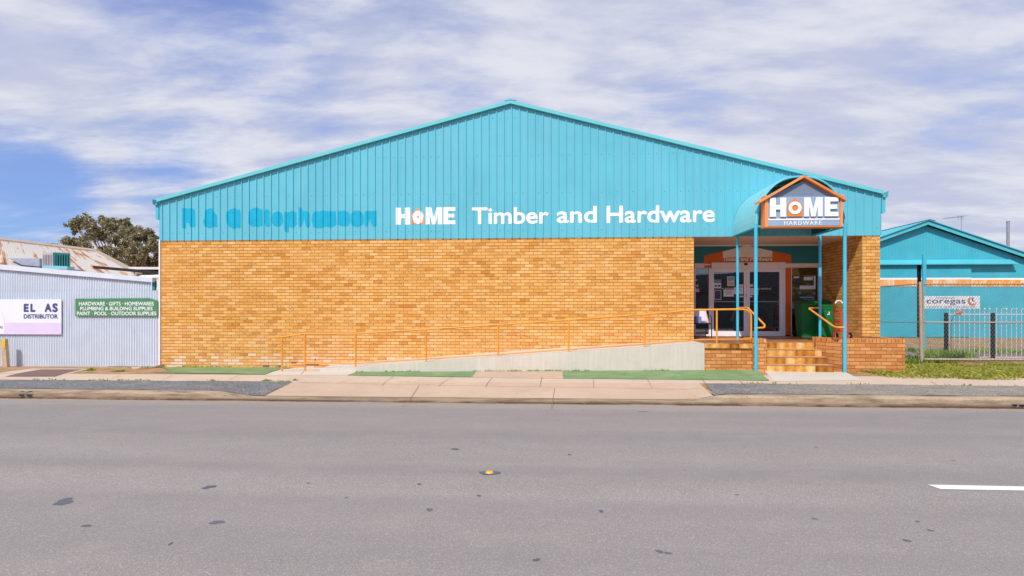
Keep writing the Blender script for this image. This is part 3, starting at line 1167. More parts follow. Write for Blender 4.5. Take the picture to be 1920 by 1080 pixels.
def roof_z(x):
    return lerp(EL.z, RG.z, (x - EL.x) / (RG.x - EL.x)) if x < RG.x else lerp(RG.z, ER.z, (x - RG.x) / (ER.x - RG.x))


CY = FY - .012         # face of the pans


def rib_profile(x0, x1):
    pts = []
    k0, k1 = math.floor((x0 - RX0) / PITCH) - 1, math.ceil((x1 - RX0) / PITCH) + 1
    for k in range(k0, k1 + 1):
        c = RX0 + k * PITCH
        for dx, dy in ((-.026, 0), (-.012, -.028), (.010, -.028), (.022, 0), (.058, 0), (.064, -.0035), (.082, -.0035), (.088, 0), (.118, 0), (.124, -.0035), (.142, -.0035), (.148, 0)):
            pts.append((c + dx, dy))
    return [p for p in pts if x0 <= p[0] <= x1]


def rib_y(x):
    t = (x - RX0) % PITCH
    if t > PITCH - .026:
        t -= PITCH
    return interp(t, [-.026, -.012, .010, .022, .058, .064, .082, .088, .118, .124, .142, .148], [0, -.028, -.028, 0, 0, -.0035, -.0035, 0, 0, -.0035, -.0035, 0])


cx0, cx1 = XP(299, FY), XP(1652, FY)
pr = [(cx0, 0)] + rib_profile(cx0 + .002, cx1 - .002) + [(cx1, 0)]
pr = sorted(pr + [(RG.x, rib_y(RG.x))])
mb = MB()
vs = []
for x, dy in pr:
    vs += [(x, CY + dy, ZT - .055), (x, CY + dy, roof_z(x) + .0)]
mb.add(vs, [(2 * i, 2 * i + 2, 2 * i + 3, 2 * i + 1) for i in range(len(pr) - 1)])
mb.build('gable_cladding', M['cladding'], store)
mb = MB()       # the wall behind the sheet, closing it from the side
mb.prism_y([(cx0 + .01, ZT + .005), (cx1 - .01, ZT + .005), (cx1 - .01, roof_z(cx1) - .05), (RG.x, RG.z - .05), (cx0 + .01, roof_z(cx0) - .05)], FY + .03, FY + .25)
mb.box(cx0 + .01, cx0 + .2, FY + .25, 48, ZT + .005, roof_z(cx0) - .05)
mb.box(cx1 - .2, cx1 - .01, FY + .25, 48, ZT + .005, roof_z(cx1) - .05)
mb.build('upper_wall', M['shed_trim'], store)
# roof sheets and barge capping
for a, b, nm in ((EL, RG, 'roof'), (RG, ER, 'roof')):
    mb = MB()
    e = .0
    mb.loft([(a.x, FY - .05, a.z + .02), (b.x, FY - .05, b.z + .02), (b.x, FY - .05, b.z + .05), (a.x, FY - .05, a.z + .05)],
            [(a.x, 48, a.z + .02), (b.x, 48, b.z + .02), (b.x, 48, b.z + .05), (a.x, 48, a.z + .05)])
    mb.build('roof', M['shed_trim'], store)
    mb = MB()
    mb.loft([(a.x, FY - .115, a.z - .02), (b.x, FY - .115, b.z - .02), (b.x, FY - .115, b.z + .075), (a.x, FY - .115, a.z + .075)],
            [(a.x, FY - .052, a.z - .02), (b.x, FY - .052, b.z - .02), (b.x, FY - .052, b.z + .085), (a.x, FY - .052, a.z + .085)])
    mb.loft([(a.x, FY - .052, a.z + .055), (b.x, FY - .052, b.z + .055), (b.x, FY - .052, b.z + .085), (a.x, FY - .052, a.z + .085)],
            [(a.x, FY + .12, a.z + .055), (b.x, FY + .12, b.z + .055), (b.x, FY + .12, b.z + .085), (a.x, FY + .12, a.z + .085)])
    mb.build('barge_capping', M['barge'], store)
mb = MB()
mb.prism_y([(RG.x - .16, RG.z + .05), (RG.x, RG.z + .12), (RG.x + .16, RG.z + .05), (RG.x, RG.z + .07)], FY - .125, 48)
mb.build('ridge_capping', M['barge'], store)
for sx, E in ((-1, EL), (1, ER)):
    mb = MB()
    x0, x1 = E.x + sx * .005, E.x + sx * .13
    mb.prism_y([(x0, E.z - .03), (x0, E.z - .10), (x1, E.z - .10), (x1 + sx * .015, E.z + .06), (x1 + sx * .005, E.z + .06), (x1 - sx * .01, E.z - .09), (x0 + sx * .01, E.z - .09), (x0 + sx * .01, E.z - .03)], FY - .10, 48)
    g = mb.build('gutter', M['barge'], store)
    mb = MB()
    xa = cx0 - .002 if sx < 0 else cx1 + .002
    mb.prism_y([(xa, E.z - .05), (xa + sx * .09, E.z - .05), (xa + sx * .09, E.z - .50), (xa + sx * .055, E.z - .52), (xa, E.z - .52)], FY - .04, FY + .0)
    mb.box(min(xa + sx * .055, xa + sx * .09), max(xa + sx * .055, xa + sx * .09), FY, 48, E.z - .50, E.z - .05)
    mb.build('eave_box', M['shed_trim'], store)
mb = MB()
mb.box(cx0 - .004, XP(301.3, FY), FY - .03, FY + .0, -.06, ZT - .02)
mb.build('corner_flashing', M['pvc'], store)


# painted lettering that follows the ribs of the cladding
def conform(vs, fs, name, mat):
    bm = bmesh.new()
    bv = [bm.verts.new(v) for v in vs]
    for f in fs:
        try:
            bm.faces.new([bv[i] for i in f])
        except ValueError:
            pass
    x0, x1 = min(v[0] for v in vs), max(v[0] for v in vs)
    for x, dy in rib_profile(x0, x1):
        bmesh.ops.bisect_plane(bm, geom=bm.verts[:] + bm.edges[:] + bm.faces[:], plane_co=(x, 0, 0), plane_no=(1, 0, 0))
    for v in bm.verts:
        v.co.y = CY + rib_y(v.co.x) - .0035 + v.co.y
    bmesh.ops.triangulate(bm, faces=bm.faces)
    mb = MB()
    bm.verts.index_update()
    mb.add([v.co.copy() for v in bm.verts], [[v.index for v in f.verts] for f in bm.faces])
    bm.free()
    return mb.build(name, mat, store)


def clad_text(s, px0, px1, py0, py1, bold, name, mat, spacing=1.0):
    cxm = (px0 + px1) / 2
    mb = text_mb(s, XP(px0, FY), XP(px1, FY), ZP(cxm, py1, FY), ZP(cxm, py0, FY), 0, bold, spacing)
    return conform(mb.v, mb.f, name, mat)


def stencil(s):
    """Heavy block letters on a unit square, as polygons."""
    L = {'H': [[(0, 0), (.36, 0), (.36, 1), (0, 1)], [(.64, 0), (1, 0), (1, 1), (.64, 1)], [(.36, .38), (.64, .38), (.64, .62), (.36, .62)]],
         'E': [[(0, 0), (.40, 0), (.40, 1), (0, 1)], [(.40, 0), (1, 0), (1, .22), (.40, .22)], [(.40, .39), (.92, .39), (.92, .61), (.40, .61)], [(.40, .78), (1, .78), (1, 1), (.40, 1)]],
         'M': [[(0, 0), (.26, 0), (.26, .62), (.26, 1), (0, 1)], [(.74, 0), (1, 0), (1, 1), (.74, 1), (.74, .62)], [(.26, .62), (.38, 0), (.5, 0), (.5, .36), (.335, 1), (.26, 1)], [(.74, .62), (.74, 1), (.665, 1), (.5, .36), (.5, 0), (.62, 0)]]}
    return L[s]


def home_words(px, Y):
    """Polygons (x, z) of the word HOME without its O: px = (H0,H1, M0,M1, E0,E1, top, bottom)."""
    out = []
    cm = (px[0] + px[5]) / 2
    zt, zb = ZP(cm, px[6], Y), ZP(cm, px[7], Y)
    for ch, a, b in (('H', px[0], px[1]), ('M', px[2], px[3]), ('E', px[4], px[5])):
        xa, xb = XP(a, Y), XP(b, Y)
        for poly in stencil(ch):
            out.append([(lerp(xa, xb, u), lerp(zb, zt, v)) for u, v in poly])
    return out


hp = home_words((742.5, 769.5, 798.5, 829, 831, 854, 389, 421), FY)
for grp in (hp[0:3], hp[3:7], hp[7:11]):
    vs, fs = [], []
    for poly in grp:
        b = len(vs)
        vs += [(x, 0, z) for x, z in poly]
        fs.append([b + i for i in range(len(poly))])
    conform(vs, fs, 'painted_lettering', M['letter'])


def house_shape(px0, px1, top, eave, bot, Y):
    cm = (px0 + px1) / 2
    return [(XP(px0, Y), ZP(cm, bot, Y)), (XP(px1, Y), ZP(cm, bot, Y)), (XP(px1, Y), ZP(cm, eave, Y)), (XP(cm, Y), ZP(cm, top, Y)), (XP(px0, Y), ZP(cm, eave, Y))]


hs = house_shape(772, 795.5, 390, 401.5, 420.5, FY)
conform([(x, 0, z) for x, z in hs], [list(range(5))], 'painted_emblem', M['orange_faded'])
CY -= .0015
c = P(784, 406.5, FY)
ring = [(c.x + .152 * math.cos(a) * (1 + .05 * math.sin(5 * a)), 0, c.z - .015 + .185 * math.sin(a) * (1 + .04 * math.sin(7 * a))) for a in [k * math.pi / 14 for k in range(28)]]
conform(ring, [list(range(28))], 'painted_ring', M['letter'])
CY -= .0015
dot = [(c.x + .035 * math.cos(a) * (1 + .3 * math.sin(3 * a)), 0, c.z - .01 + .035 * math.sin(a) * (1 + .3 * math.sin(3 * a))) for a in [k * math.pi / 8 for k in range(16)]]
conform(dot, [list(range(16))], 'painted_dot', M['orange_faded'])
CY += .003
clad_text('Timber', 885, 1029, 388.5, 420.5, .022, 'painted_lettering', M['letter'])
clad_text('and', 1044, 1119, 386.5, 418.5, .022, 'painted_lettering', M['letter'])
clad_text('Hardware', 1137, 1340, 385, 418, .022, 'painted_lettering', M['letter'])


# the old name, painted over letter by letter in a brighter turquoise
def over_letter(polys):
    for poly in polys:
        n = len(poly)
        dense = []
        for i in range(n):
            a, b2 = poly[i], poly[(i + 1) % n]
            L = math.hypot(a[0] - b2[0], a[1] - b2[1])
            st = max(1, int(L / 2.0))
            for q in range(st):
                t = q / st
                dense.append((lerp(a[0], b2[0], t) + rnd.uniform(-.25, .25), lerp(a[1], b2[1], t) + rnd.uniform(-.9, .9)))
        pv = [P(x, y, FY) for x, y in dense]
        vs = [(p.x, 0, p.z) for p in pv]
        fs = [list(q) for q in tessellate_polygon([[Vector((p.x, p.z, 0)) for p in pv]])]
        conform(vs, fs, 'overpainted_letter', M['over'])


def oval(cx, cy, rx, ry, sq=.75):
    return [(cx + rx * math.copysign(abs(math.cos(a)) ** sq, math.cos(a)), cy + ry * math.copysign(abs(math.sin(a)) ** sq, math.sin(a))) for a in [k * math.pi / 10 for k in range(20)]]


over_letter([
    [(342, 391), (360, 391), (366, 395), (367, 425), (358, 426), (353, 416), (350, 418), (349, 428), (342, 427)],
    [(386, 396), (393, 390.5), (400, 392), (404, 401), (408, 404), (408, 425), (402, 426), (392, 428), (384, 424), (381, 415), (384, 408)],
    [(424, 402), (430, 394), (440, 390), (450, 394), (453, 400), (453, 427), (438, 429), (430, 424), (425, 416)],
    [(468, 396), (476, 389.5), (486, 390), (493, 394), (493, 423), (484, 425), (472, 425), (467, 418)],
    [(496, 396), (500, 391.5), (506, 396), (507, 424), (500, 426), (496, 420)],
    oval(520.5, 411, 11, 14, .85),
    [(533, 398), (550, 396), (556, 400), (557, 422), (550, 427), (542, 426), (542, 434), (538, 436), (533, 432)],
    [(560, 390), (565, 389), (568, 396), (576, 396), (581, 400), (582, 424), (578, 427), (574, 424), (570.5, 409), (566.5, 424), (562, 427), (560, 420)],
    [(584, 412), (588, 397), (608, 395.5), (630, 396), (631.5, 422), (622, 427), (612, 425), (600, 428), (588, 426)],
    [(634, 397), (644, 395), (652, 397), (656, 402), (657, 418), (650, 425), (640, 424), (634, 420)],
    oval(670, 410.5, 12.5, 15, .8),
    [(684, 397), (690, 395.5), (706.5, 396), (706.5, 424), (700, 426), (696, 420), (694.5, 408), (691, 420), (687, 428), (683.5, 420)]])

# --- recessed entrance
ceil_z = 3.60
mb = MB()
mb.box(xo0, xo1, FY + .03, BACK, ceil_z, ceil_z + .02)
mb.build('soffit', M['soffit'], store)
mb = MB()
mb.box(xo0 + .003, xo1 - .003, BACK - .03, BACK - .002, ceil_z - .05, ceil_z - .003)
mb.build('cornice', M['header'], store)
Y = BACK
mb = MB()
mb.box(xo0 + .003, xo1 - .003, Y, Y + .06, ZP(1400, 493.5, Y), ceil_z - .003)
mb.build('fascia_panel', M['fascia'], store)


def flat_poly(pts, Y, d0, d1, mat, name, parent=store, cm=1400):
    mb = MB()
    mb.prism_y([(XP(x, Y), ZP(cm, y, Y)) for x, y in pts], Y + d0, Y + d1)
    return mb.build(name, mat, parent)


flat_poly([(1320, 479), (1355, 471), (1355, 482.5), (1448, 482.5), (1448, 471), (1483, 478.5), (1483, 493.6), (1320, 493.6)], Y, -.008, -.001, M['orange'], 'orange_sign_board')
flat_poly([(1355.2, 471), (1400, 460.5), (1447.8, 471), (1447.8, 482.3), (1355.2, 482.3)], Y, -.010, -.001, M['header'], 'cream_gable_board')
mb = text_mb('Timber and Hardware', XP(1355, Y), XP(1448, Y), ZP(1400, 489.6, Y), ZP(1400, 482.0, Y), Y - .012, .035)
mb.build('sign_lettering', M['letter'], store)
# transom band
mb = MB()
pbox(mb, 1302, 493.8, 1333, 502, Y, -.03, .06)
mb.build('transom', M['header'], store)
mb = MB()
pbox(mb, 1471, 493.8, 1540, 502, Y, -.03, .06)
mb.build('transom', M['header'], store)
mb = MB()
pbox(mb, 1320, 497.5, 1332.5, 502.6, Y, -.034, -.031)
mb.build('orange_trim', M['orange'], store)
mb = MB()
pbox(mb, 1320, 494, 1332.5, 495, Y, -.034, -.031)
mb.build('orange_trim', M['orange'], store)
mb = MB()
pbox(mb, 1332.5, 492.3, 1471, 504, Y, -.10, .06)
mb.build('door_header', M['header'], store, bevel=.008)
mb = MB()
c = P(1399, 495, Y - .12)
for q in range(4):
    a0 = q * .02
    mb.add([(c.x + (.055 - a0 * .7) * math.cos(a), Y - .10 - .01 - a0, c.z + (.035 - a0 * .3) * math.sin(a)) for a in [k * math.pi / 6 for k in range(12)]], [tuple(range(12))])
mb2 = MB()
mb2.loft([(c.x + .06 * math.cos(a), Y - .101, c.z + .038 * math.sin(a)) for a in [k * math.pi / 8 for k in range(16)]],
         [(c.x + .035 * math.cos(a), Y - .165, c.z - .01 + .022 * math.sin(a)) for a in [k * math.pi / 8 for k in range(16)]])
mb2.build('door_sensor', M['black'], store, smooth=True)
# orange pilaster and jambs
mb = MB()
pbox(mb, 1471.5, 502.2, 1483, 628, Y, -.012, .06)
mb.build('orange_pilaster', M['orange'], store)
mb = MB()
pbox(mb, 1534.5, 502, 1540.5, 629, Y, -.04, .06)
mb.build('jamb', M['alu'], store)
mb = MB()
pbox(mb, 1301.5, 502, 1303, 629, Y, -.04, .06)
mb.build('jamb', M['alu'], store)
zsill = FLOOR


def window(px0, px1, py0, py1, fr, name='window'):
    mb = MB()
    z0, z1 = ZP(1400, py1, Y), ZP(1400, py0, Y)
    x0, x1 = XP(px0, Y), XP(px1, Y)
    l, r_, b_, t_ = fr
    mb.box(x0, x0 + l, Y - .03, Y + .05, z0, z1)
    mb.box(x1 - r_, x1, Y - .03, Y + .05, z0, z1)
    mb.box(x0 + l, x1 - r_, Y - .03, Y + .05, z0, z0 + b_)
    mb.box(x0 + l, x1 - r_, Y - .03, Y + .05, z1 - t_, z1)
    w = mb.build(name, M['alu'], store)
    g = MB()
    g.box(x0 + l, x1 - r_, Y + .005, Y + .012, z0 + b_, z1 - t_)
    g.build('pane', M['glass'], w)
    return w


zf = HY + (EYE - FLOOR) * F_PX * 1.025 / Y     # pixel row of the floor at the shop front
window(1303, 1333, 502, zf, (.01, .07, .05, .01))
window(1483.2, 1534.5, 502, zf, (.015, .015, .05, .01))


def door(px0, px1):
    d = window(px0, px1, 504, zf, (.085, .085, .15, .10), 'door')
    return d


dl = door(1332.8, 1399.6)
dr = door(1400.0, 1466.5)
mb = MB()
mb.box(XP(1398, Y), XP(1399, Y), Y - .045, Y - .031, ZP(1400, 556, Y), ZP(1400, 551, Y))
mb.build('lock', M['galv'], dl)
mb = MB()
pbox(mb, 1466.7, 504, 1471.3, zf, Y, -.05, .05)
mb.build('jamb', M['alu'], store)
mb = MB()
for px0, px1 in ((1337, 1392), (1405, 1461)):
    n = 26
    for k in range(n):
        x = lerp(XP(px0, Y), XP(px1, Y), k / (n - 1))
        z = ZP(1400, 565.5, Y)
        mb.box(x - .009, x + .009, Y + .001, Y + .0035, z - .01, z + .01)
    mb.build('dotted_strip', M['paper'], dl if px0 < 1400 else dr)
    mb = MB()
mb = text_mb('NO SMOKING', XP(1352, Y), XP(1376, Y), ZP(1400, 542.5, Y), ZP(1400, 539.5, Y), Y + .002, .02)
mb.build('door_lettering', M['letter_faint'], dl)
mb = MB()
text_mb('NO SMOKING', XP(1419, Y), XP(1446, Y), ZP(1400, 543, Y), ZP(1400, 540, Y), Y + .002, .02, mb=mb)
mb.build('door_lettering', M['letter_faint'], dr)
# the dim room behind the glass
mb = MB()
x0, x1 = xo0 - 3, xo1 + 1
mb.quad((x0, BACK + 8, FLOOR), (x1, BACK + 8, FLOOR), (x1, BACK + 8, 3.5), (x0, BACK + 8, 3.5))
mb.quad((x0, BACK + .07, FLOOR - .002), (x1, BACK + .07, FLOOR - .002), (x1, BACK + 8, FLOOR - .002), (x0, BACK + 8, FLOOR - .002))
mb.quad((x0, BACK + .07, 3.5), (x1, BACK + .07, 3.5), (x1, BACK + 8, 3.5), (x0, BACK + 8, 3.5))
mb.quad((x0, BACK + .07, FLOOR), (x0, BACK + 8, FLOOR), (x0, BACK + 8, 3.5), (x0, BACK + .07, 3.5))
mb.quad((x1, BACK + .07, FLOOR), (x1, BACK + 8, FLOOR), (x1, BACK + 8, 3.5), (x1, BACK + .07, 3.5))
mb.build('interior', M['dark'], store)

# ------------------------------------------------------------------ porch, steps, low walls
PF = 14.55
xs0, xs1 = XP(1437.5, 14.42), XP(1525, 15.32)
porch = thing('entrance_porch', 'raised tiled porch with brick base in front of the shop doors', 'porch', (xs0, 15, .1))
xpL = XP(1321, PF)
xPR = XP(1694, 14.75)
mb = MB()
mb.prism_z([(xpL, PF), (xs0, PF), (xs0, 15.322), (xs1, 15.322), (xs1, 15.4), (XP(1582, 14.8), 14.75), (xPR, 14.75), (xPR, FY), (xo1, FY), (xo1, BACK), (xo0, BACK), (xo0, FY), (xpL, FY)], FLOOR - .12, FLOOR)
mb.build('floor', M['floor_tile'], porch)
mb = MB()
zt1, zt0 = FLOOR + .004, FLOOR - .115
mb.box(xpL + .01, XP(1411, PF), PF - .025, PF - .002, zt0, zt1)
mb.build('tile_edge', M['tile'], porch)
mb = MB()
mb.box(xpL + .005, XP(1413, PF), PF + .02, PF + .25, -.1, FLOOR - .122)
mb.box(xpL + .005, XP(1413, PF), PF + .25, FY - .01, -.1, FLOOR - .122)
mb.build('brick_base', M['brick_pink'], porch)
pier = MB()
pier.box(XP(1413, 14.45), xs0 - .004, 14.44, 15.2, -.1, .80)
pier.build('brick_pier', M['brick_pink'], porch)
mb = MB()
mb.box(XP(1413, 14.45) - .003, xs0 - .002, 14.435, 15.202, .80, .90)
mb.build('pier_capping', M['brick_soldier'], porch)

steps = thing('entry_steps', 'four steps of glossy mottled amber tile up to the porch', 'steps', ((xs0 + xs1) / 2, 14.9, .12))
g0 = .11
rise = (FLOOR - g0) / 4
sx = [XP(1564, 14.42), XP(1553, 14.72), XP(1541, 15.02), XP(1526, 15.32)]
for k in range(4):
    y0 = 14.42 + .3 * k
    mb = MB()
    z1 = g0 + rise * (k + 1) - (.003 if k == 3 else 0)
    mb.box(xs0 + .001, sx[k], y0 + (-.008 if k == 3 else 0), y0 + (.3 if k < 3 else -.003), -.05, z1 - .0125)
    mb.build('step', M['tile'], steps, bevel=.006)
    mb = MB()
    mb.box(xs0 + .001, sx[k] - .002, y0 - .016, y0 + (.288 if k < 3 else -.003), z1 - .012, z1)
    mb.build('tread', M['tread'], steps, bevel=.005)

lw = thing('low_brick_wall', 'low orange brick wall right of the steps with angled return', 'wall', (XP(1600, 14.6), 14.6, .1))
pa, pb, pc = Vector((XP(1523, 15.42), 15.42)), Vector((XP(1581, 14.58), 14.58)), Vector((XP(1697, 14.58), 14.58))
d = (pb - pa).normalized()
nrm = Vector((-d.y, d.x))
if nrm.y < 0:
    nrm = -nrm
off = nrm * .23
inn = Vector((pb.x + .23 * math.tan(R(23)), pb.y + .23))
poly = [tuple(pa), tuple(pb), tuple(pc), (pc.x, pc.y + .23), tuple(inn), tuple(pa + off)]
mb = MB()
mb.prism_z(poly, -.1, .80)
mb.box(pc.x - .23, pc.x, pc.y + .23, FY - .01, -.1, .80)
mb.build('wall', M['brick_pink'], lw)
mb = MB()
mb.prism_z(poly, .80, .90)
mb.box(pc.x - .23, pc.x, pc.y + .23, FY - .01, .80, .90)
mb.build('capping', M['brick_soldier'], lw)

# ------------------------------------------------------------------ ramp and handrails
rp = [(600, 690.5), (660, 689), (700, 686), (800, 678.8), (850, 675), (934, 668.5), (1066, 660), (1208, 651.5), (1321, 644)]
rpt = [P(x, y, PF) for x, y in rp]
ramp_o = thing('concrete_ramp', 'long pale concrete access ramp rising to the porch along the brick wall', 'ramp', (XP(1000, 15), 15.4, 0))
mb = MB()
prv = None
for p in rpt:
    zt = p.z
    ring = [(p.x, PF, zg(p.x, PF) - .2), (p.x, PF, max(zt, zg(p.x, PF) + .012)), (p.x, FY - .004, max(zt, zg(p.x, FY) + .02)), (p.x, FY - .004, -.3)]
    if prv:
        mb.loft(prv, ring, cap=False)
    else:
        mb.add(ring, [(0, 1, 2, 3)])
    prv = ring
mb.add(prv, [(3, 2, 1, 0)])
mb.build('ramp_slab', M['concrete'], ramp_o)

RY = 14.66
hr = thing('ramp_handrail', 'long orange pipe handrail with seven posts along the ramp', 'handrail', P(660, 690, RY))
top = [(506.3, 638.5), (506.3, 632.5), (529, 632), (571.5, 625.5), (666.5, 625.3), (799, 617.5), (934, 609), (1066, 600), (1208.5, 589.5), (1295, 582), (1302, 581), (1376, 580), (1398, 580), (1408.5, 588), (1408.5, 641)]
pt = [P(x, y, RY) for x, y in top]
mb = MB()
mb.tube(fillet(pt, .12, 5), .0235, 10)
mb.build('top_rail', M['rail'], hr, smooth=True)
bot = [(529, 686.5), (571.5, 681.3), (666.5, 681), (799, 672.5), (934, 664.5), (1066, 655), (1208.5, 645), (1302, 637.5), (1344, 636.3), (1408.5, 636)]
mb = MB()
mb.tube([P(x, y, RY) for x, y in bot], .018, 8)
mb.build('bottom_rail', M['rail'], hr, smooth=True)
for px, yt, yb in ((529, 632, 694.5), (571.5, 625.5, 690), (666.5, 625.3, 688.5), (799, 617.5, 678.5), (934, 609, 668.5), (1066, 600, 660), (1208.5, 589.5, 651), (1344, 580.5, 645)):
    mb = MB()
    a, b = P(px, yb, RY), P(px, yt, RY)
    a.z -= .05
    mb.tube([a, b], .0225, 10)
    mb.build('post', M['rail'], hr, smooth=True)


def stair_rail(pts, name, label, r=.023):
    pv = [P(x, y, yy) for x, y, yy in pts]
    t = thing(name, label, 'handrail', pv[0], 'handrails beside the steps')
    mb = MB()
    mb.tube(fillet(pv, .08, 6), r, 10)
    mb.build('rail', M['rail'], t, smooth=True)


stair_rail([(1386, 577, 16.1), (1402, 577, 15.3), (1434, 609.5, 14.5), (1433, 614.2, 14.45), (1419, 615, 14.4)], 'stair_handrail', 'bent orange handrail left of the steps joining two aqua canopy posts')
stair_rail([(1536, 577, 16.1), (1516, 578, 15.6), (1563, 612, 14.6), (1570, 614, 14.45), (1583, 614, 14.4)], 'stair_handrail', 'bent orange handrail right of the steps in front of the bins')

# ------------------------------------------------------------------ entrance canopy
CF, CB = 14.42, FY - .05
can = thing('entrance_canopy', 'barrel arched aqua steel canopy on four thin posts above the steps', 'canopy', (XP(1500, 15), 15.3, FLOOR))
xa, xb = XP(1416.5, CF), XP(1586.5, CF)
xm, hw = (xa + xb) / 2, (xb - xa) / 2
zspr = 3.57
ztop = ZP(1500, 329, CF)
hz = ztop - zspr


def arch(off, n=26):
    out = []
    for k in range(n + 1):
        a = math.pi * (1 - k / n)
        out.append((xm + (hw + off) * math.copysign(abs(math.cos(a)) ** .88, math.cos(a)), zspr + (hz + off) * math.sin(a) ** .92))
    return out


ao, ai = arch(0), arch(-.02)
mb = MB()
for k in range(len(ao) - 1):
    mb.loft([(ao[k][0], CF, ao[k][1]), (ao[k + 1][0], CF, ao[k + 1][1]), (ai[k + 1][0], CF, ai[k + 1][1]), (ai[k][0], CF, ai[k][1])],
            [(ao[k][0], CB, ao[k][1]), (ao[k + 1][0], CB, ao[k + 1][1]), (ai[k + 1][0], CB, ai[k + 1][1]), (ai[k][0], CB, ai[k][1])], cap=(False))
mb.add([(x, CF, z) for x, z in ao] + [(x, CF, z) for x, z in ai], [(k, k + 1, len(ao) + k + 1, len(ao) + k) for k in range(len(ao) - 1)])
shade_mb = MB()  # added sheet inside the arch, coloured dark to stand for its shade
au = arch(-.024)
shade_mb.add([(x, CF + .01, z) for x, z in au] + [(x, CB, z) for x, z in au], [(k, k + 1, len(au) + k + 1, len(au) + k) for k in range(len(au) - 1)])
shade_mb.build('shade_lining', M['under_shade'], can, smooth=True)
bm_ = mb.build('arched_roof', M['canopy'], can, smooth=True)
for yy in (CF - .012, (CF + CB) / 2, CB + .0):
    mb = MB()
    mb.tube([(x, yy, z) for x, z in arch(-.035)], .022, 8)
    mb.build('arch_rib', M['teal_pole'], can, smooth=True)
zrail = ZP(1430, 425, CF)
mb = MB()
mb.tube([(xa, CF, zrail), (xb, CF, zrail)], .028, 10)
mb.build('front_beam', M['teal_pole'], can, smooth=True)
for x in (xa + .02, xb - .02):
    mb = MB()
    mb.tube([(x, CF, zspr + .01), (x, CB - .05, zspr + .01)], .03, 10)
    mb.build('side_beam', M['teal_pole'], can, smooth=True)
posts = [(XP(1417.3, CF), CF, zg(XP(1417, CF), CF) - .02, zspr + .08), (XP(1584, CF), CF, zg(XP(1584, CF), CF) - .02, zspr + .08),
         (XP(1383, 16.1), 16.1, FLOOR - .02, zspr + .02), (XP(1537.5, 16.1), 16.1, FLOOR - .02, zspr + .02)]
for i, (x, y, z0, z1) in enumerate(posts):
    mb = MB()
    mb.tube([(x, y, z0), (x, y, z1)], .041 if i < 2 else .037, 14)
    mb.build('post', M['teal_pole'], can, smooth=True)

# ------------------------------------------------------------------ house-shaped sign on the canopy
SF = 14.12
SB = CF - .03
sg = thing('shop_sign', 'house shaped grey and orange sign reading HOME HARDWARE on the canopy', 'sign', P(1510, 423, SF))
zb, ze = ZP(1510, 423, SF), ZP(1510, 368, SF)
sxa, sxb = XP(1440.5, SF), XP(1575.5, SF)
apx, apz = XP(1509, SF), ZP(1509, 334, SF)
mb = MB()
mb.prism_y([(sxa, ze), (sxb, ze), (apx, apz - .05)], SF + .05, SF + .09)
mb.build('gable_panel', M['sign_slate'], sg)
mb = MB()
mb.box(sxa, sxb, SF + .03, SF + .09, zb, ze - .002)
mb.build('panel', M['sign_grey'], sg)
for x0, x1 in ((sxa - .075, sxa - .002), (sxb + .002, sxb + .062)):
    mb = MB()
    mb.box(x0, x1, SF, SB, zb - .012, ze + .03)
    mb.build('side_board', M['orange_faded'], sg)
mb = MB()
mb.box(sxa - .075, sxb + .062, SF, SB, zb - .035, zb - .013)
mb.build('bottom_board', M['sign_orange'], sg)
eL, eR, ap = P(1424, 378.5, SF - .06), P(1587.5, 374.5, SF - .06), P(1508, 330, SF - .06)
for a, b in ((eL, ap), (ap, eR)):
    mb = MB()
    th = .058
    mb.loft([(a.x, SF - .06, a.z - th / 2), (b.x, SF - .06, b.z - th / 2), (b.x, SF - .06, b.z + th / 2), (a.x, SF - .06, a.z + th / 2)],
            [(a.x, SB, a.z - th / 2), (b.x, SB, b.z - th / 2), (b.x, SB, b.z + th / 2), (a.x, SB, a.z + th / 2)])
    mb.build('roof_board', M['orange_faded'] if a is eL else M['sign_orange'], sg)
hw_ = home_words((1443.5, 1473.8, 1507.5, 1542, 1546, 1571.5, 370.5, 406), SF)
for grp in (hw_[0:3], hw_[3:7], hw_[7:11]):
    mb = MB()
    for poly in grp:
        mb.prism_y(poly, SF - .015, SF + .012)
    mb.build('letter', M['letter'], sg)
mb = MB()
mb.prism_y(house_shape(1476.5, 1504.5, 371.5, 383.5, 406, SF), SF - .005, SF + .012)
em = mb.build('house_emblem', M['sign_orange'], sg)
c = P(1490.3, 390, SF)
mb = MB()
n = 28
for k in range(n):
    a, b2 = 2 * math.pi * k / n, 2 * math.pi * (k + 1) / n
    q = [(c.x + r_ * math.cos(t), c.z + r_ * math.sin(t)) for r_, t in ((.148, a), (.148, b2), (.072, b2), (.072, a))]
    mb.loft([(x, SF - .02, z) for x, z in q], [(x, SF - .0055, z) for x, z in q], cap=False)
    mb.add([(x, SF - .02, z) for x, z in q], [(0, 1, 2, 3)])
mb.build('ring', M['letter'], em)
mb = MB()
pbox(mb, 1440.7, 409, 1575.3, 412, SF, .024, .029)
mb.build('white_band', M['letter'], sg)
mb = text_mb('HARDWARE', XP(1471, SF), XP(1541.5, SF), ZP(1506, 421.3, SF), ZP(1506, 413.6, SF), SF + .026, .004, 1.25)
mb.build('lettering', M['letter'], sg)

# ------------------------------------------------------------------ posters on the glass
YG = BACK + .003


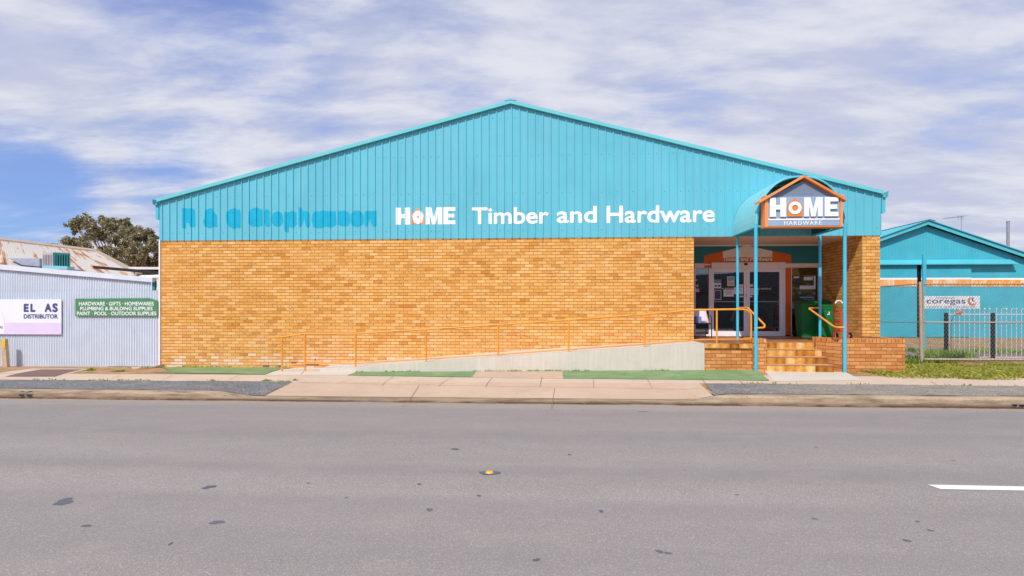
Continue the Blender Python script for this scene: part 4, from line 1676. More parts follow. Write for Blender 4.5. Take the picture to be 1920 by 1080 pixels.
def poster(px0, py0, px1, py1, label, base, blocks=()):
    c = P((px0 + px1) / 2, py1, BACK)
    t = thing('poster', label, 'poster', (c.x, YG, c.z), 'posters stuck on the shop glass')
    mb = MB()
    pbox(mb, px0, py0, px1, py1, BACK, -.0015, .003, ref=1400)
    mb.build('sheet', base, t)
    w, h = px1 - px0, py1 - py0
    for i, (a, b, c2, d2, m) in enumerate(blocks):
        mb = MB()
        pbox(mb, px0 + a * w, py0 + b * h, px0 + c2 * w, py0 + d2 * h, BACK, -.003 - .0004 * i, -.0018, ref=1400)
        mb.build('print', m, t)


poster(1338, 524, 1352.3, 542, 'teal and white poster highest at the left edge of the left door', M['paper'], ((0, 0, 1, .38, M['poster_teal']), (.15, .55, .42, .75, M['poster_navy']), (.55, .55, .9, .75, M['poster_dark']), (0, .88, 1, 1, M['poster_teal'])))
poster(1363.5, 518, 1377, 536, 'blue sky and sand poster high on the left door', M['paper'], ((.08, .05, .92, .5, M['poster_sky']), (.08, .58, .92, .9, M['poster_sand'])))
poster(1339, 544, 1352.3, 562, 'dark grey notice with white border below the teal poster', M['paper'], ((.07, .05, .93, .95, M['poster_dark']),))
poster(1356.5, 543, 1375.8, 556, 'wide white paper notice at the middle of the left door', M['paper'], ((.2, .2, .8, .25, M['poster_grey']), (.15, .4, .85, .45, M['poster_grey']), (.2, .6, .8, .65, M['poster_grey'])))
poster(1376.2, 538.5, 1393.5, 551.5, 'white notice behind the left rear canopy post', M['paper'], ((.15, .3, .85, .34, M['poster_grey']), (.15, .5, .85, .54, M['poster_grey'])))
poster(1404.5, 540.5, 1421.5, 553, 'white notice behind the left front canopy post', M['paper'], ((.1, .3, .85, .34, M['poster_grey']), (.1, .6, .85, .64, M['poster_grey'])))
poster(1386, 533, 1394, 537.7, 'small pale sticker left of the door join', M['letter_faint'])
poster(1403.5, 533, 1412, 538, 'small pale sticker right of the door join', M['letter_faint'])
poster(1386, 553, 1394.5, 558.5, 'purple and white sticker left of the door join below the notices', M['poster_navy'], ((.05, .25, .85, .75, M['paper']),))
poster(1403.5, 553, 1412, 558.5, 'purple and white sticker right of the door join below the notices', M['poster_navy'], ((.05, .25, .85, .75, M['paper']),))
poster(1303.5, 521.5, 1311, 547.5, 'dark blue and pink poster on the glass beside the brick wall', M['poster_navy'], ((.05, .1, .5, .17, M['paper']), (.3, .45, .8, .65, M['poster_sand']), (0, .75, 1, 1, M['pink'])))
poster(1484.8, 516.5, 1529, 589, 'large garden photo poster covering the right window behind the bins', M['photo'],
       ((.33, .265, 1, .36, M['paper']), (.50, .04, .88, .13, M['paper']), (.93, .02, 1, .30, M['paper']), (0, .72, .42, .86, M['poster_sky']), (.08, .03, .30, .07, M['paper']),
        (.33, .55, .95, .59, M['poster_sky']), (0, .86, 1, 1, M['poster_dark'])))
mb = text_mb('OUR', XP(1489, BACK), XP(1507, BACK), ZP(1400, 578, BACK), ZP(1400, 573, BACK), BACK - .010, .02)
pst = [o for o in bpy.data.objects if o.name.startswith('poster') and o.type == 'EMPTY' and 'garden' in o['label']][0]
mb.build('lettering', M['letter'], pst)

# ------------------------------------------------------------------ wheelie bins
def make_bin(px0, px1, yf, h, label, rz=0.0, stick=True):
    x0, x1 = XP(px0, yf), XP(px1, yf)
    cx, w = (x0 + x1) / 2, x1 - x0
    dp = w * 1.2
    t = thing('wheelie_bin', label, 'wheelie bin', (cx, yf + dp / 2, FLOOR), 'wheelie bins on the porch', rz)
    L = lambda x, y, z: (cx + x, yf + dp / 2 + y, FLOOR + z)
    mb = MB()

    def ring(hw_, hd, z, ch=.05):
        return [L(x, y, z) for x, y in ((-hw_ + ch, -hd), (hw_ - ch, -hd), (hw_, -hd + ch), (hw_, hd - ch), (hw_ - ch, hd), (-hw_ + ch, hd), (-hw_, hd - ch), (-hw_, -hd + ch))]
    rings = [ring(w * .385, dp * .36, .0), ring(w * .40, dp * .38, .06), ring(w * .46, dp * .46, h * .80), ring(w * .47, dp * .47, h * .86), ring(w * .495, dp * .495, h * .865), ring(w * .495, dp * .495, h * .92)]
    for a, b in zip(rings, rings[1:]):
        mb.loft(a, b, cap=False)
    mb.add(rings[0], [tuple(range(7, -1, -1))])
    mb.add(rings[-1], [tuple(range(8))])
    mb.build('body', M['bin'], t, bevel=.006)
    mb = MB()
    la, lb, lc = ring(w * .51, dp * .51, h * .922), ring(w * .515, dp * .515, h * .955), ring(w * .42, dp * .42, h * 1.0, .08)
    mb.loft(la, lb, cap=False)
    mb.loft(lb, lc, cap=False)
    mb.add(la, [tuple(range(7, -1, -1))])
    mb.add(lc, [tuple(range(8))])
    lid = mb.build('lid', M['bin_lid'], t, bevel=.008)
    mb = MB()
    mb.tube([L(-w * .4, dp * .56, h * .9), L(w * .4, dp * .56, h * .9)], .017, 8)
    for s in (-1, 1):
        mb.beam(L(s * w * .36, dp * .45, h * .9), L(s * w * .36, dp * .56, h * .9), .03, .03)
    mb.build('handle', M['bin_lid'], t, smooth=True)
    for s in (-1, 1):
        mb = MB()
        mb.tube([L(s * w * .36, dp * .46, .1), L(s * w * .46, dp * .46, .1)], .1, 16)
        mb.build('wheel', M['rubber'], t, smooth=True)
    if stick:
        mb = MB()
        fy = lambda z: -lerp(dp * .38, dp * .46, (z / h - .06) / .74) - .004
        z1, z0 = h * .79, h * .755
        if stick == 1:
            mb.add([L(-.06 + .0, fy(z0), z0), L(.02, fy(z0), z0), L(.02, fy(z1), z1), L(-.06, fy(z1), z1)], [(0, 1, 2, 3)])
        else:
            mb.add([L(-.02, fy(z0 - .06), z0 - .06), L(.05, fy(z0 - .06), z0 - .06), L(.05, fy(z1), z1), L(.02, fy(z1), z1), L(.02, fy(z0 - .03), z0 - .03), L(-.02, fy(z0 - .03), z0 - .03)], [(0, 1, 2, 3, 4, 5)])
        mb.build('sticker', M['tape'], t)


make_bin(1503, 1538, 17.72, 1.07, 'large green wheelie bin nearest the shop window', stick=1)
make_bin(1537, 1569, 17.35, .96, 'shorter green wheelie bin beside the red hand trolley', stick=2)
make_bin(1533, 1559, 18.0, 1.10, 'green wheelie bin mostly hidden behind the two front bins', stick=False)

# ------------------------------------------------------------------ hand trolley
TY = 16.36
tx = XP(1578.5, TY)
tro = thing('hand_trolley', 'red two wheeled hand trolley leaning on the porch brick wall', 'hand trolley', (tx, TY, FLOOR))


def LT(x, s, z):           # s: behind; frame leans back a little
    return (tx + x, TY + s + z * .14, FLOOR + z)


mb = MB()
W = .165
mb.tube(fillet([LT(-W, 0, .02), LT(-W, 0, .86), LT(-W + .07, .02, 1.0), LT(-.05, .03, 1.06), LT(.05, .03, 1.06), LT(W - .07, .02, 1.0), LT(W, 0, .86), LT(W, 0, .02)], .08, 4), .017, 10)
mb.build('frame', M['red'], tro, smooth=True)
for z in (.26, .50, .76):
    mb = MB()
    mb.beam(LT(-W, 0, z), LT(W, 0, z), .02, .045)
    mb.build('crossbar', M['red'], tro)
mb = MB()
mb.beam(LT(.02, 0, .26), LT(.02, 0, .76), .025, .012)
mb.build('spine', M['red'], tro)
mb = MB()
mb.tube(fillet([LT(-W + .05, .015, .97), LT(-.05, .03, 1.06), LT(.05, .03, 1.06), LT(W - .05, .015, .97)], .06, 4), .019, 10)
mb.build('grip', M['tape'], tro, smooth=True)
mb = MB()
mb.box(tx - W, tx + W, TY - .2, TY + .02, FLOOR + .005, FLOOR + .015)
mb.build('toe_plate', M['red'], tro)
mb = MB()
mb.tube([(tx - .12, TY + .10, FLOOR + .095), (tx + .26, TY + .10, FLOOR + .095)], .01, 8)
mb.build('axle', M['red'], tro)
for s in (-1, 1):
    mb = MB()
    x = tx + s * (.265 if s > 0 else .10)
    mb.tube([(x - .025, TY + .10, FLOOR + .095), (x - .018, TY + .10, FLOOR + .095), (x + .018, TY + .10, FLOOR + .095), (x + .025, TY + .10, FLOOR + .095)], [.08, .095, .095, .08], 20)
    w_ = mb.build('wheel', M['rubber'], tro, smooth=True)
    mb = MB()
    mb.tube([(x - .03, TY + .10, FLOOR + .095), (x + .03, TY + .10, FLOOR + .095)], .048, 14)
    mb.build('rim', M['hub'], w_, smooth=True)

# ------------------------------------------------------------------ chair
KX, KY = XP(1312, 17.2), 17.2
ch = thing('chair', 'black metal armchair beside the shop door behind the railing', 'chair', (KX, KY, FLOOR))


def LC(x, y, z):
    return (KX + x, KY + y, FLOOR + z)


for s in (-1, 1):
    mb = MB()
    mb.tube(fillet([LC(s * .27, -.25, 0), LC(s * .27, -.23, .60), LC(s * .26, -.15, .65), LC(s * .26, .15, .64), LC(s * .25, .25, .60)], .07, 4), .013, 8)
    mb.build('armrest', M['black'], ch, smooth=True)
    mb = MB()
    mb.tube([LC(s * .24, .28, 0), LC(s * .25, .22, .42), LC(s * .24, .32, .85)], .013, 8)
    mb.build('rear_leg', M['black'], ch, smooth=True)
mb = MB()
mb.box(KX - .26, KX + .26, KY - .23, KY + .22, FLOOR + .40, FLOOR + .43)
mb.build('seat', M['black'], ch, bevel=.01)
mb = MB()
mb.loft([LC(-.23, .24, .5), LC(.23, .24, .5), LC(.23, .26, .5), LC(-.23, .26, .5)], [LC(-.23, .31, .84), LC(.23, .31, .84), LC(.23, .33, .84), LC(-.23, .33, .84)])
mb.build('backrest', M['black'], ch)
cu = thing('cushion', 'pink and grey patterned cushion leaning on the black chair', 'cushion', LC(0, .1, .43))
mb = MB()
n = 8
vs, fs = [], []
for sgn in (-1, 1):
    for j in range(n + 1):
        for i in range(n + 1):
            u, v = i / n * 2 - 1, j / n * 2 - 1
            th = .06 * max(0, (1 - u ** 4) * (1 - v ** 4)) ** .5
            vs.append(LC(u * .21 + .03 * (1 - v), .10 + .07 * v + sgn * th - .0, .64 + v * .20))
for s_ in range(2):
    for j in range(n):
        for i in range(n):
            b_ = s_ * (n + 1) ** 2 + j * (n + 1) + i
            fs.append((b_, b_ + 1, b_ + n + 2, b_ + n + 1))
mb.add(vs, fs)
mb.build('cover', M['print'], cu, smooth=True)
bx = thing('packet', 'small violet packet on the seat of the black chair', 'packet', LC(-.1, -.08, .432))
mb = MB()
mb.box(KX - .16, KX + .02, KY - .14, KY - .02, FLOOR + .434, FLOOR + .62)
mb.build('carton', M['violet'], bx, bevel=.01)

# ================================================================== LEFT SIDE
LY = 16.32


def corrugated(x0, x1, zb_, zt_, Y, amp=.017, pitch=.0765, seg=8, phase=0.0):
    mb = MB()
    n = int((x1 - x0) / pitch * seg)
    vs = []
    for i in range(n + 1):
        x = lerp(x0, x1, i / n)
        y = Y + amp * math.sin(2 * math.pi * x / pitch + phase)
        vs += [(x, y, zb_(x)), (x, y, zt_(x))]
    mb.add(vs, [(2 * i, 2 * i + 2, 2 * i + 3, 2 * i + 1) for i in range(n)])
    return mb


def capz(x):
    a, b = P(0, 505, LY), P(284, 529, LY)
    return lerp(a.z, b.z, (x - a.x) / (b.x - a.x))


iw = thing('corrugated_wall', 'pale lilac corrugated iron wall with sloping white capping beside the store', 'wall', (XP(120, LY), LY, -.08))
zj = ZP(150, 545, LY)
xL, x282, x300 = -24.0, XP(282.5, LY), XP(300.5, LY)
mb = corrugated(xL, x282, lambda x: zj - .04, lambda x: capz(x) + .03, LY + .02, phase=.9)
mb.build('upper_sheet', M['iron'], iw, smooth=True)
zb_l = lambda x: -.115 if x < XP(203, LY) else -.06
mb = corrugated(xL, x300, zb_l, lambda x: zj, LY)
mb.build('lower_sheet', M['iron'], iw, smooth=True)
mb = MB()
a, b = xL, XP(288, LY)
hh = .135
mb.loft([(a, LY - .06, capz(a)), (b, LY - .06, capz(b)), (b, LY - .06, capz(b) + hh), (a, LY - .06, capz(a) + hh)],
        [(a, LY + .06, capz(a)), (b, LY + .06, capz(b)), (b, LY + .10, capz(b) + hh + .01), (a, LY + .10, capz(a) + hh + .01)])
mb.build('capping', M['iron_cap'], iw)
mb = MB()
mb.box(XP(283, LY), XP(288.5, LY), LY + .05, LY + .15, zj - .05, ZP(286, 529, LY))
mb.build('downpipe_stub', M['fascia'], iw)
mb = MB()
mb.tube(fillet([P(268, 521, LY + .15), P(302, 519.5, LY + .15)], .05), .075, 12)
mb.tube([P(297.5, 524, LY + .12), P(297.5, 549, LY + .12)], .055, 12)
mb.tube([P(264, 522, LY + .14), P(274, 521, LY + .14)], .088, 12)
mb.build('drain_pipe', M['pvc'], iw, smooth=True)
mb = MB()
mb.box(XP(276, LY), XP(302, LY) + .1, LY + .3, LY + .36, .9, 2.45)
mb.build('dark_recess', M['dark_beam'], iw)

# old rusty-roofed building behind the wall
A, B, C0 = P(182, 472, 26), P(262, 516, 17.3), P(-60, 443, 24.2)
rs = thing('old_shed', 'old shed with a rust streaked iron roof behind the lilac wall', 'shed', (A.x, 22, 0))
D0 = P(-60, 522, 17.0)
mb = MB()
n = 24
vs, fs, uv = [], [], []
lu, lv = (C0 - A).length, (B - A).length
for i in range(n + 1):
    for j in range(9):
        p = (A + (C0 - A) * (i / n) * 1.25).lerp(B + (D0 - B) * (i / n) * 1.25, j / 8)
        vs.append(p)
        uv.append((i / n * 1.25 * lu, j / 8 * lv))
fs = [(i * 9 + j, (i + 1) * 9 + j, (i + 1) * 9 + j + 1, i * 9 + j + 1) for i in range(n) for j in range(8)]
mb.add(vs, fs)
rf = mb.build('roof', M['rust_roof'], rs)
ul = rf.data.uv_layers.new(name='UVMap')
for lp in rf.data.loops:
    ul.data[lp.index].uv = uv[lp.vertex_index]
mb = MB()
d = (B - A)
for off_ in (0,):
    mb.beam(A + Vector((0, 0, .03)), B + Vector((0, 0, .03)), .16, .05)
mb.build('barge_capping', M['post_rust'], rs)
mb = MB()
mb.tube([A + Vector((0, 0, .03)), A + (C0 - A) * 1.25 + Vector((0, 0, .03))], .09, 8)
mb.build('ridge_capping', M['post_rust'], rs, smooth=True)
mb = MB()
E0, E1 = B, B + (D0 - B) * 1.25
Rr = Vector((1.5, 9.5, -2.2))
mb.loft([(E0.x, E0.y + .3, -.2), (E1.x, E1.y + .3, -.2), (E1.x, E1.y + .3, E1.z - .25), (E0.x, E0.y + .3, E0.z - .25)],
        [(A.x - .4, A.y - .1, -.2), (A.x + (C0.x - A.x) * 1.25, A.y + (C0.y - A.y) * 1.25, -.2), (A.x + (C0.x - A.x) * 1.25, A.y + (C0.y - A.y) * 1.25, A.z + (C0.z - A.z) * 1.25 - .25), (A.x - .4, A.y - .1, A.z - .25)])
mb.build('wall', M['iron'], rs)
# dark steel awning beam and white gutter by the store's side
aw = thing('awning_frame', 'dark brown steel awning beam with white gutter against the brick corner', 'awning', P(300, 510, 17))
mb = MB()
mb.beam(P(178, 501, 16.9), P(300, 511.5, 16.7), .12, .085)
mb.build('beam', M['dark_beam'], aw)
mb = MB()
mb.beam(P(243, 502.8, 17.5), P(300, 503.2, 17.5), .1, .075)
mb.build('gutter', M['pvc'], aw)
mb = MB()
mb.box(XP(252, 17.55), XP(301, 17.55), 17.52, 17.6, ZP(280, 516, 17.5), ZP(280, 504.6, 17.5))
mb.build('fascia_board', M['dark_beam'], aw)

# evaporative cooler on the roof
CYq = 17.7
ec = thing('evaporative_cooler', 'boxy grey and teal evaporative cooler on the rusty roof', 'air cooler', P(101, 502, CYq))
zc0, zc1 = ZP(101, 502, CYq), ZP(108, 474.5, CYq)
xc0, xcm = XP(70, CYq), XP(101, CYq)
ang = R(38)
dv = Vector((math.cos(ang), math.sin(ang), 0))
dn = Vector((-math.sin(ang), math.cos(ang), 0))
fa = Vector((xcm, CYq, 0))
wl_, wr_ = .52, .40
pL = fa + Vector((-wl_, wl_ * .35, 0))
pR = fa + Vector((wr_ * .72, wr_ * .75, 0))
pB = pL + pR - fa
mb = MB()
mb.prism_z([(p.x, p.y) for p in (pL, fa, pR, pB)], zc0 + .02, zc1)
mb.build('case', M['dark'], ec)


def slats(p, q, mat, nm, n=6):
    mb = MB()
    d = (q - p)
    nn = Vector((d.y, -d.x, 0)).normalized()
    for k in range(n + 1):
        a0 = p + d * (k / n * .92)
        a1 = a0 + d * (.08 if k not in (0, n) else .10)
        if k == n:
            a0, a1 = q - d * .10, q
        mb.loft([(v.x, v.y, zc0 + .05) for v in (a0 + nn * .03, a1 + nn * .03, a1 + nn * .002, a0 + nn * .002)], [(v.x, v.y, zc1 - .05) for v in (a0 + nn * .03, a1 + nn * .03, a1 + nn * .002, a0 + nn * .002)])
    for z0, z1 in ((zc0, zc0 + .05), (zc1 - .05, zc1 + .01)):
        mb.loft([(v.x, v.y, z0) for v in (p + nn * .032, q + nn * .032, q + nn * .002, p + nn * .002)], [(v.x, v.y, z1) for v in (p + nn * .032, q + nn * .032, q + nn * .002, p + nn * .002)])
    mb.build(nm, mat, ec)


slats(pL, fa, M['cooler'], 'louvre_panel')
slats(fa, pR, M['cooler_teal'], 'louvre_panel')
mb = MB()
mb.prism_z([(p.x, p.y) for p in (pL, fa, pR, pB)], zc1, zc1 + .03)
mb.build('lid', M['cooler'], ec)
mb = MB()
t0 = P(80, 503, CYq - .25)
t1 = P(126, 503, CYq - .05)
mb.loft([(t0.x, t0.y, zc0 - .05), (t1.x, t1.y, zc0 - .05), (t1.x, t1.y, zc0 + .04), (t0.x, t0.y, zc0 + .06)], [(t0.x, t0.y + .3, zc0 - .05), (t1.x, t1.y + .3, zc0 - .05), (t1.x, t1.y + .3, zc0 + .04), (t0.x, t0.y + .3, zc0 + .06)])
mb.build('tray', M['cyan_tray'], ec)
dk = MB()
q0, q1, q2, q3 = P(15, 484.5, 19.6), P(74, 484.5, 18.6), P(74, 500, 18.5), P(42, 497, 18.6)
dk.loft([q0, q1, q2, q3], [p + Vector((.1, .6, 0)) for p in (q0, q1, q2, q3)])
dk.build('duct', M['galv'], ec)

# signs on the lilac wall
SY = LY - .035
es = thing('distributor_sign', 'white and lilac board reading EL AS DISTRIBUTOR on the lilac wall', 'sign', P(50, 627, SY))
mb = MB()
x0, x1 = XP(-90, SY), XP(116, SY)
zt_, zb_ = ZP(60, 561, SY), ZP(60, 627, SY)
mb.box(x0, x1, SY - .025, SY, zb_, zt_)
mb.build('board', M['sign_white'], es)
zm = ZP(60, 605, SY)
mb = MB()
mb.box(x0 + .002, x1 - .002, SY - .0275, SY - .0255, zb_ + .002, zm)
mb.build('lilac_band', M['sign_lilac'], es)
mb = MB()
for s_, a, b, c_, d_, bo in (('E', 46, 55.5, 569.5, 585, .05), ('L', 58.5, 68, 569.5, 585, .05), ('A', 85, 98.5, 569, 585, .05), ('S', 99.5, 110, 568.5, 585.5, .05), ('DISTRIBUTOR', 46, 110, 589, 597.3, .03)):
    text_mb(s_, XP(a, SY), XP(b, SY), ZP(60, d_, SY), ZP(60, c_, SY), SY - .0285, bo, mb=mb)
text_mb('AS', XP(.8, SY), XP(7, SY), ZP(10, 616, SY), ZP(10, 611.3, SY), SY - .0315, .02, mb=mb)
mb.build('lettering', M['navy'], es)
mb = MB()
yy = SY - .030
mb.prism_y([(XP(-14, SY), zb_ + .01), (XP(10, SY), zb_ + .01), (XP(10, SY), ZP(10, 596, SY)), (XP(7.5, SY), ZP(10, 592, SY)), (XP(7, SY), ZP(10, 585, SY)), (XP(-8, SY), ZP(10, 585, SY)), (XP(-9, SY), ZP(10, 592, SY)), (XP(-14, SY), ZP(10, 596, SY))], yy, SY - .028)
mb.build('bottle_picture', M['sign_white'], es)

gs = thing('trade_sign', 'green board listing HARDWARE GIFTS HOMEWARES on the lilac wall', 'sign', P(220, 593, SY))
mb = MB()
mb.prism_y([(XP(x, SY), ZP(220, y, SY)) for x, y in ((142, 593), (296.5, 593), (296.5, 563.8), (280, 559), (142, 560))], SY - .015, SY)
mb.build('board', M['sign_green'], gs)
mb = MB()
for s_, a, b, c_, d_ in (('HARDWARE · GIFTS · HOMEWARES', 149, 289, 565.8, 573), ('PLUMBING & BUILDING SUPPLIES', 151.5, 287, 575.1, 581.9), ('PAINT · POOL · OUTDOOR SUPPLIES', 145.3, 294, 584.2, 591.2)):
    text_mb(s_, XP(a, SY), XP(b, SY), ZP(220, d_, SY), ZP(220, c_, SY), SY - .019, .016, mb=mb)
mb.build('lettering', M['letter'], gs)

# timber marker post with yellow cap plate
pz = -.07
mp = thing('marker_post', 'leaning weathered timber post with yellow plate before the lilac wall', 'post', (XP(13, 16.0), 16.0, pz))
mb = MB()
a, b = P(11.5, 691, 16.0), P(8.5, 635.5, 15.98)
a.z = pz - .05
mb.loft([(a.x - .075, a.y - .05, a.z), (a.x + .075, a.y - .05, a.z), (a.x + .075, a.y + .05, a.z), (a.x - .075, a.y + .05, a.z)],
        [(b.x - .07, b.y - .05, b.z), (b.x + .07, b.y - .05, b.z), (b.x + .07, b.y + .05, b.z), (b.x - .07, b.y + .05, b.z)])
mb.build('timber', M['timber'], mp, bevel=.006)
mb = MB()
pbox(mb, 4.2, 636.5, 9.8, 652.5, 15.93, -.006, .0)
mb.build('yellow_plate', M['yellow'], mp)
# rubble kerb stone in the corner
st = thing('broken_kerb', 'broken pale concrete wedge at the wall corner by the turf', 'kerb stone', P(285, 690, 15.9))
mb = MB()
a, b = Vector(gp(269, 691.5, -.05)), Vector((XP(301, 16.1), 16.15))
mb.loft([(a.x, a.y, -.1), (a.x + .1, a.y + .3, -.1), (a.x + .1, a.y + .3, -.035), (a.x, a.y, -.04)], [(b.x, b.y, -.1), (b.x, b.y + .15, -.1), (b.x, b.y + .15, .03), (b.x, b.y, .02)])
mb.build('stone', M['path'], st, bevel=.01)
st = thing('rubble', 'small flat concrete rubble beside the lilac wall near the corner', 'rubble', P(256, 691, 15.9))
mb = MB()
c = Vector(gp(256, 691, -.06))
mb.loft([(c.x + .16 * math.cos(a) * (1 + .2 * math.sin(3 * a)), c.y + .1 * math.sin(a), -.1) for a in [k * .7 for k in range(9)]], [(c.x + .13 * math.cos(a), c.y + .07 * math.sin(a), -.02 + .012 * math.sin(2 * a)) for a in [k * .7 for k in range(9)]])
mb.build('stone', M['path'], st, bevel=.008)


# ------------------------------------------------------------------ vegetation helpers
def leaf_blob(mb, c, rad, n, size, rr, droop=.3, flat=1.0):
    for _ in range(n):
        while True:
            v = Vector((rr.uniform(-1, 1), rr.uniform(-1, 1), rr.uniform(-1, 1)))
            if v.length <= 1:
                break
        v = v * (v.length ** .15)
        p = c + Vector((v.x * rad, v.y * rad, v.z * rad * flat))
        d = Vector((rr.uniform(-1, 1), rr.uniform(-1, 1), rr.uniform(-1, 1) - droop)).normalized()
        s = d.cross(Vector((rr.uniform(-1, 1), rr.uniform(-1, 1), rr.uniform(-1, 1))))
        if s.length < .01:
            continue
        s.normalize()
        l = size * rr.uniform(.6, 1.3)
        w = l * .24
        mb.add([p, p + d * l * .45 + s * w, p + d * l, p + d * l * .45 - s * w], [(0, 1, 2, 3)])


def gum_tree(name, label, Y, clusters, base_px, leaf, per, seed, group=None, trunk_r=.28):
    rr = random.Random(seed)
    base = P(base_px, HY, Y)
    t = thing(name, label, 'tree', (base.x, Y, 0), group)
    cs = []
    for (px, py, rp_) in clusters:
        c = P(px, py, Y + rr.uniform(-2.8, 2.8) * Y / 45)
        cs.append((c, rp_ * Y / F_PX))
    fork = Vector((base.x, Y, base.z + .6))
    mb = MB()
    mb.tube([(base.x - .2, Y, -.1), (base.x + .1, Y, fork.z * .5), fork], [trunk_r, trunk_r * .75, trunk_r * .55], 10)
    mb.build('trunk', M['bark'], t, smooth=True)
    mb = MB()
    for c, r_ in cs:
        mid = fork.lerp(c, .5) + Vector((rr.uniform(-.4, .4), rr.uniform(-.4, .4), rr.uniform(-.1, .5)))
        mb.tube([fork, mid, c], [trunk_r * .42, trunk_r * .22, .025], 6)
        for _ in range(5):
            e = c + Vector((rr.uniform(-1, 1), rr.uniform(-1, 1), rr.uniform(-.7, 1))) * r_ * .9
            mb.tube([mid.lerp(c, .7), c.lerp(e, .4), e], [.045, .03, .01], 5)
    mb.build('limbs', M['bark'], t, smooth=True)
    mb = MB()
    for c, r_ in cs:
        subs = 12
        for _ in range(subs):
            v = Vector((rr.gauss(0, .5), rr.gauss(0, .5), rr.gauss(0, .45)))
            leaf_blob(mb, c + v * r_ * 1.15, r_ * rr.uniform(.35, .75), int(per * r_ * r_ / subs * rr.uniform(.6, 1.4)) + 8, leaf, rr, .6)
    mb.build('crown', M['gum'], t, normals=False)
    return t


CL = [(131, 457, 11), (138, 476, 12), (150, 490, 12), (139, 420, 8), (146, 428, 8), (160, 411, 8), (170, 420, 10), (166, 440, 11), (178, 428, 9), (196, 414, 8), (205, 424, 10),
      (190, 440, 11), (160, 464, 13), (178, 484, 12), (200, 470, 11), (216, 448, 10), (228, 416, 10), (240, 424, 11), (232, 440, 11), (252, 436, 10), (262, 446, 10), (222, 472, 12),
      (240, 462, 13), (256, 472, 12), (276, 438, 9), (288, 444, 9), (282, 462, 11), (296, 470, 10), (272, 486, 12), (250, 492, 12), (228, 494, 12), (205, 496, 12), (292, 492, 11), (312, 452, 10), (318, 480, 14), (335, 462, 14), (345, 490, 14)]
gum_tree('gum_tree', 'wide olive green gum tree rising behind the rusty roof', 46, CL, 235, .20, 4800, 11)
gum_tree('gum_tree', 'tiny distant tree top above the rusty roof ridge', 150, [(100, 460, 4), (106, 462, 4), (112, 464, 3), (92.5, 457.5, 2.2), (108, 468, 4)], 103, .6, 26, 5, trunk_r=.25)


def weed(px, py, z, h, label, mat='weed', n=34, spread=1.0, seed=0, group='weeds in the cracks'):
    rr = random.Random(seed)
    p = G(px, py, z)
    p.z = zg(p.x, p.y) if z < .2 else z
    t = MB()
    for _ in range(n):
        a = rr.uniform(0, 6.28)
        el = rr.uniform(.25, 1.35)
        d = Vector((math.cos(a) * math.cos(el) * spread, math.sin(a) * math.cos(el) * spread, math.sin(el)))
        l = h * rr.uniform(.5, 1.1)
        s = d.cross(Vector((0, 0, 1)))
        if s.length < .01:
            continue
        s = s.normalized() * l * .16
        b0 = p + Vector((rr.uniform(-1, 1), rr.uniform(-.4, .4), 0)) * h * .35
        b0.z = p.z - .005
        m = b0 + d * l * .55
        e = b0 + d * l + Vector((0, 0, -.22 * l * math.cos(el)))
        t.add([b0, m + s, e, m - s], [(0, 1, 2, 3)])
    o = t.build('weed', M[mat], None, normals=False)
    me = o.data
    me.transform(Matrix.Translation(-p))
    o.location = p
    tag(o, label, 'weed', group)
    return o


weed(869, 694, .03, .15, 'bright green weed at the foot of the ramp wall, largest on the turf', seed=1, n=40)
weed(889, 694.5, .03, .10, 'small green weed at the right end of the short turf strip', seed=2, n=24)
weed(789, 696, .03, .14, 'dark wilted weed below the second ramp post', 'weed_red', 26, .6, 3)
weed(834, 695.5, .03, .13, 'reddish brown weed below the third ramp post', 'weed_red', 26, .8, 4)
weed(806, 696, .03, .06, 'tiny green weed between the two dark weeds', seed=5, n=16)
weed(735, 696.5, .02, .05, 'tiny green weed at the left of the short turf strip', seed=6, n=14)
weed(853, 695.5, .03, .06, 'tiny weed just left of the bright green weed', seed=26, n=14)
weed(1181, 648, .58, .10, 'small green weed on the ramp against the brick wall', seed=7, n=26).location.y = FY - .12
weed(171, 695, -.04, .10, 'green weed tuft by the brown slab', seed=8, n=60, spread=2.2)
weed(226, 697, -.03, .09, 'green weed tuft between brown slab and turf', seed=9, n=60, spread=2.2)
weed(212, 697.5, -.03, .06, 'low dry weed left of the tuft by the turf', seed=27, n=30, spread=2.0)
weed(500, 714.5, -.02, .07, 'green weed line along the top of the left gravel strip', seed=10, n=60, spread=2.5)
weed(553, 714, -.02, .07, 'green weed at the pointed end of the left gravel strip', seed=11, n=40, spread=1.5)
weed(335, 688.5, -.05, .09, 'small weed at the foot of the brick wall by its left corner', seed=12, n=18)
weed(366, 688.5, -.05, .09, 'second small weed along the foot of the brick wall', seed=13, n=18)
weed(476, 689.5, -.05, .07, 'small weed at the wall foot near the broken bricks', seed=14, n=16)
weed(1168, 703, .06, .05, 'flat yellow green weed ring in the middle of the long turf strip', seed=15, n=46, spread=2.6)
weed(1318, 703.5, .08, .05, 'flat yellow green weed ring near the right of the long turf strip', seed=16, n=46, spread=2.6)
weed(1298, 694, .09, .07, 'small dark weed at the foot of the ramp near the porch', 'weed_red', 14, 1.0, 17)


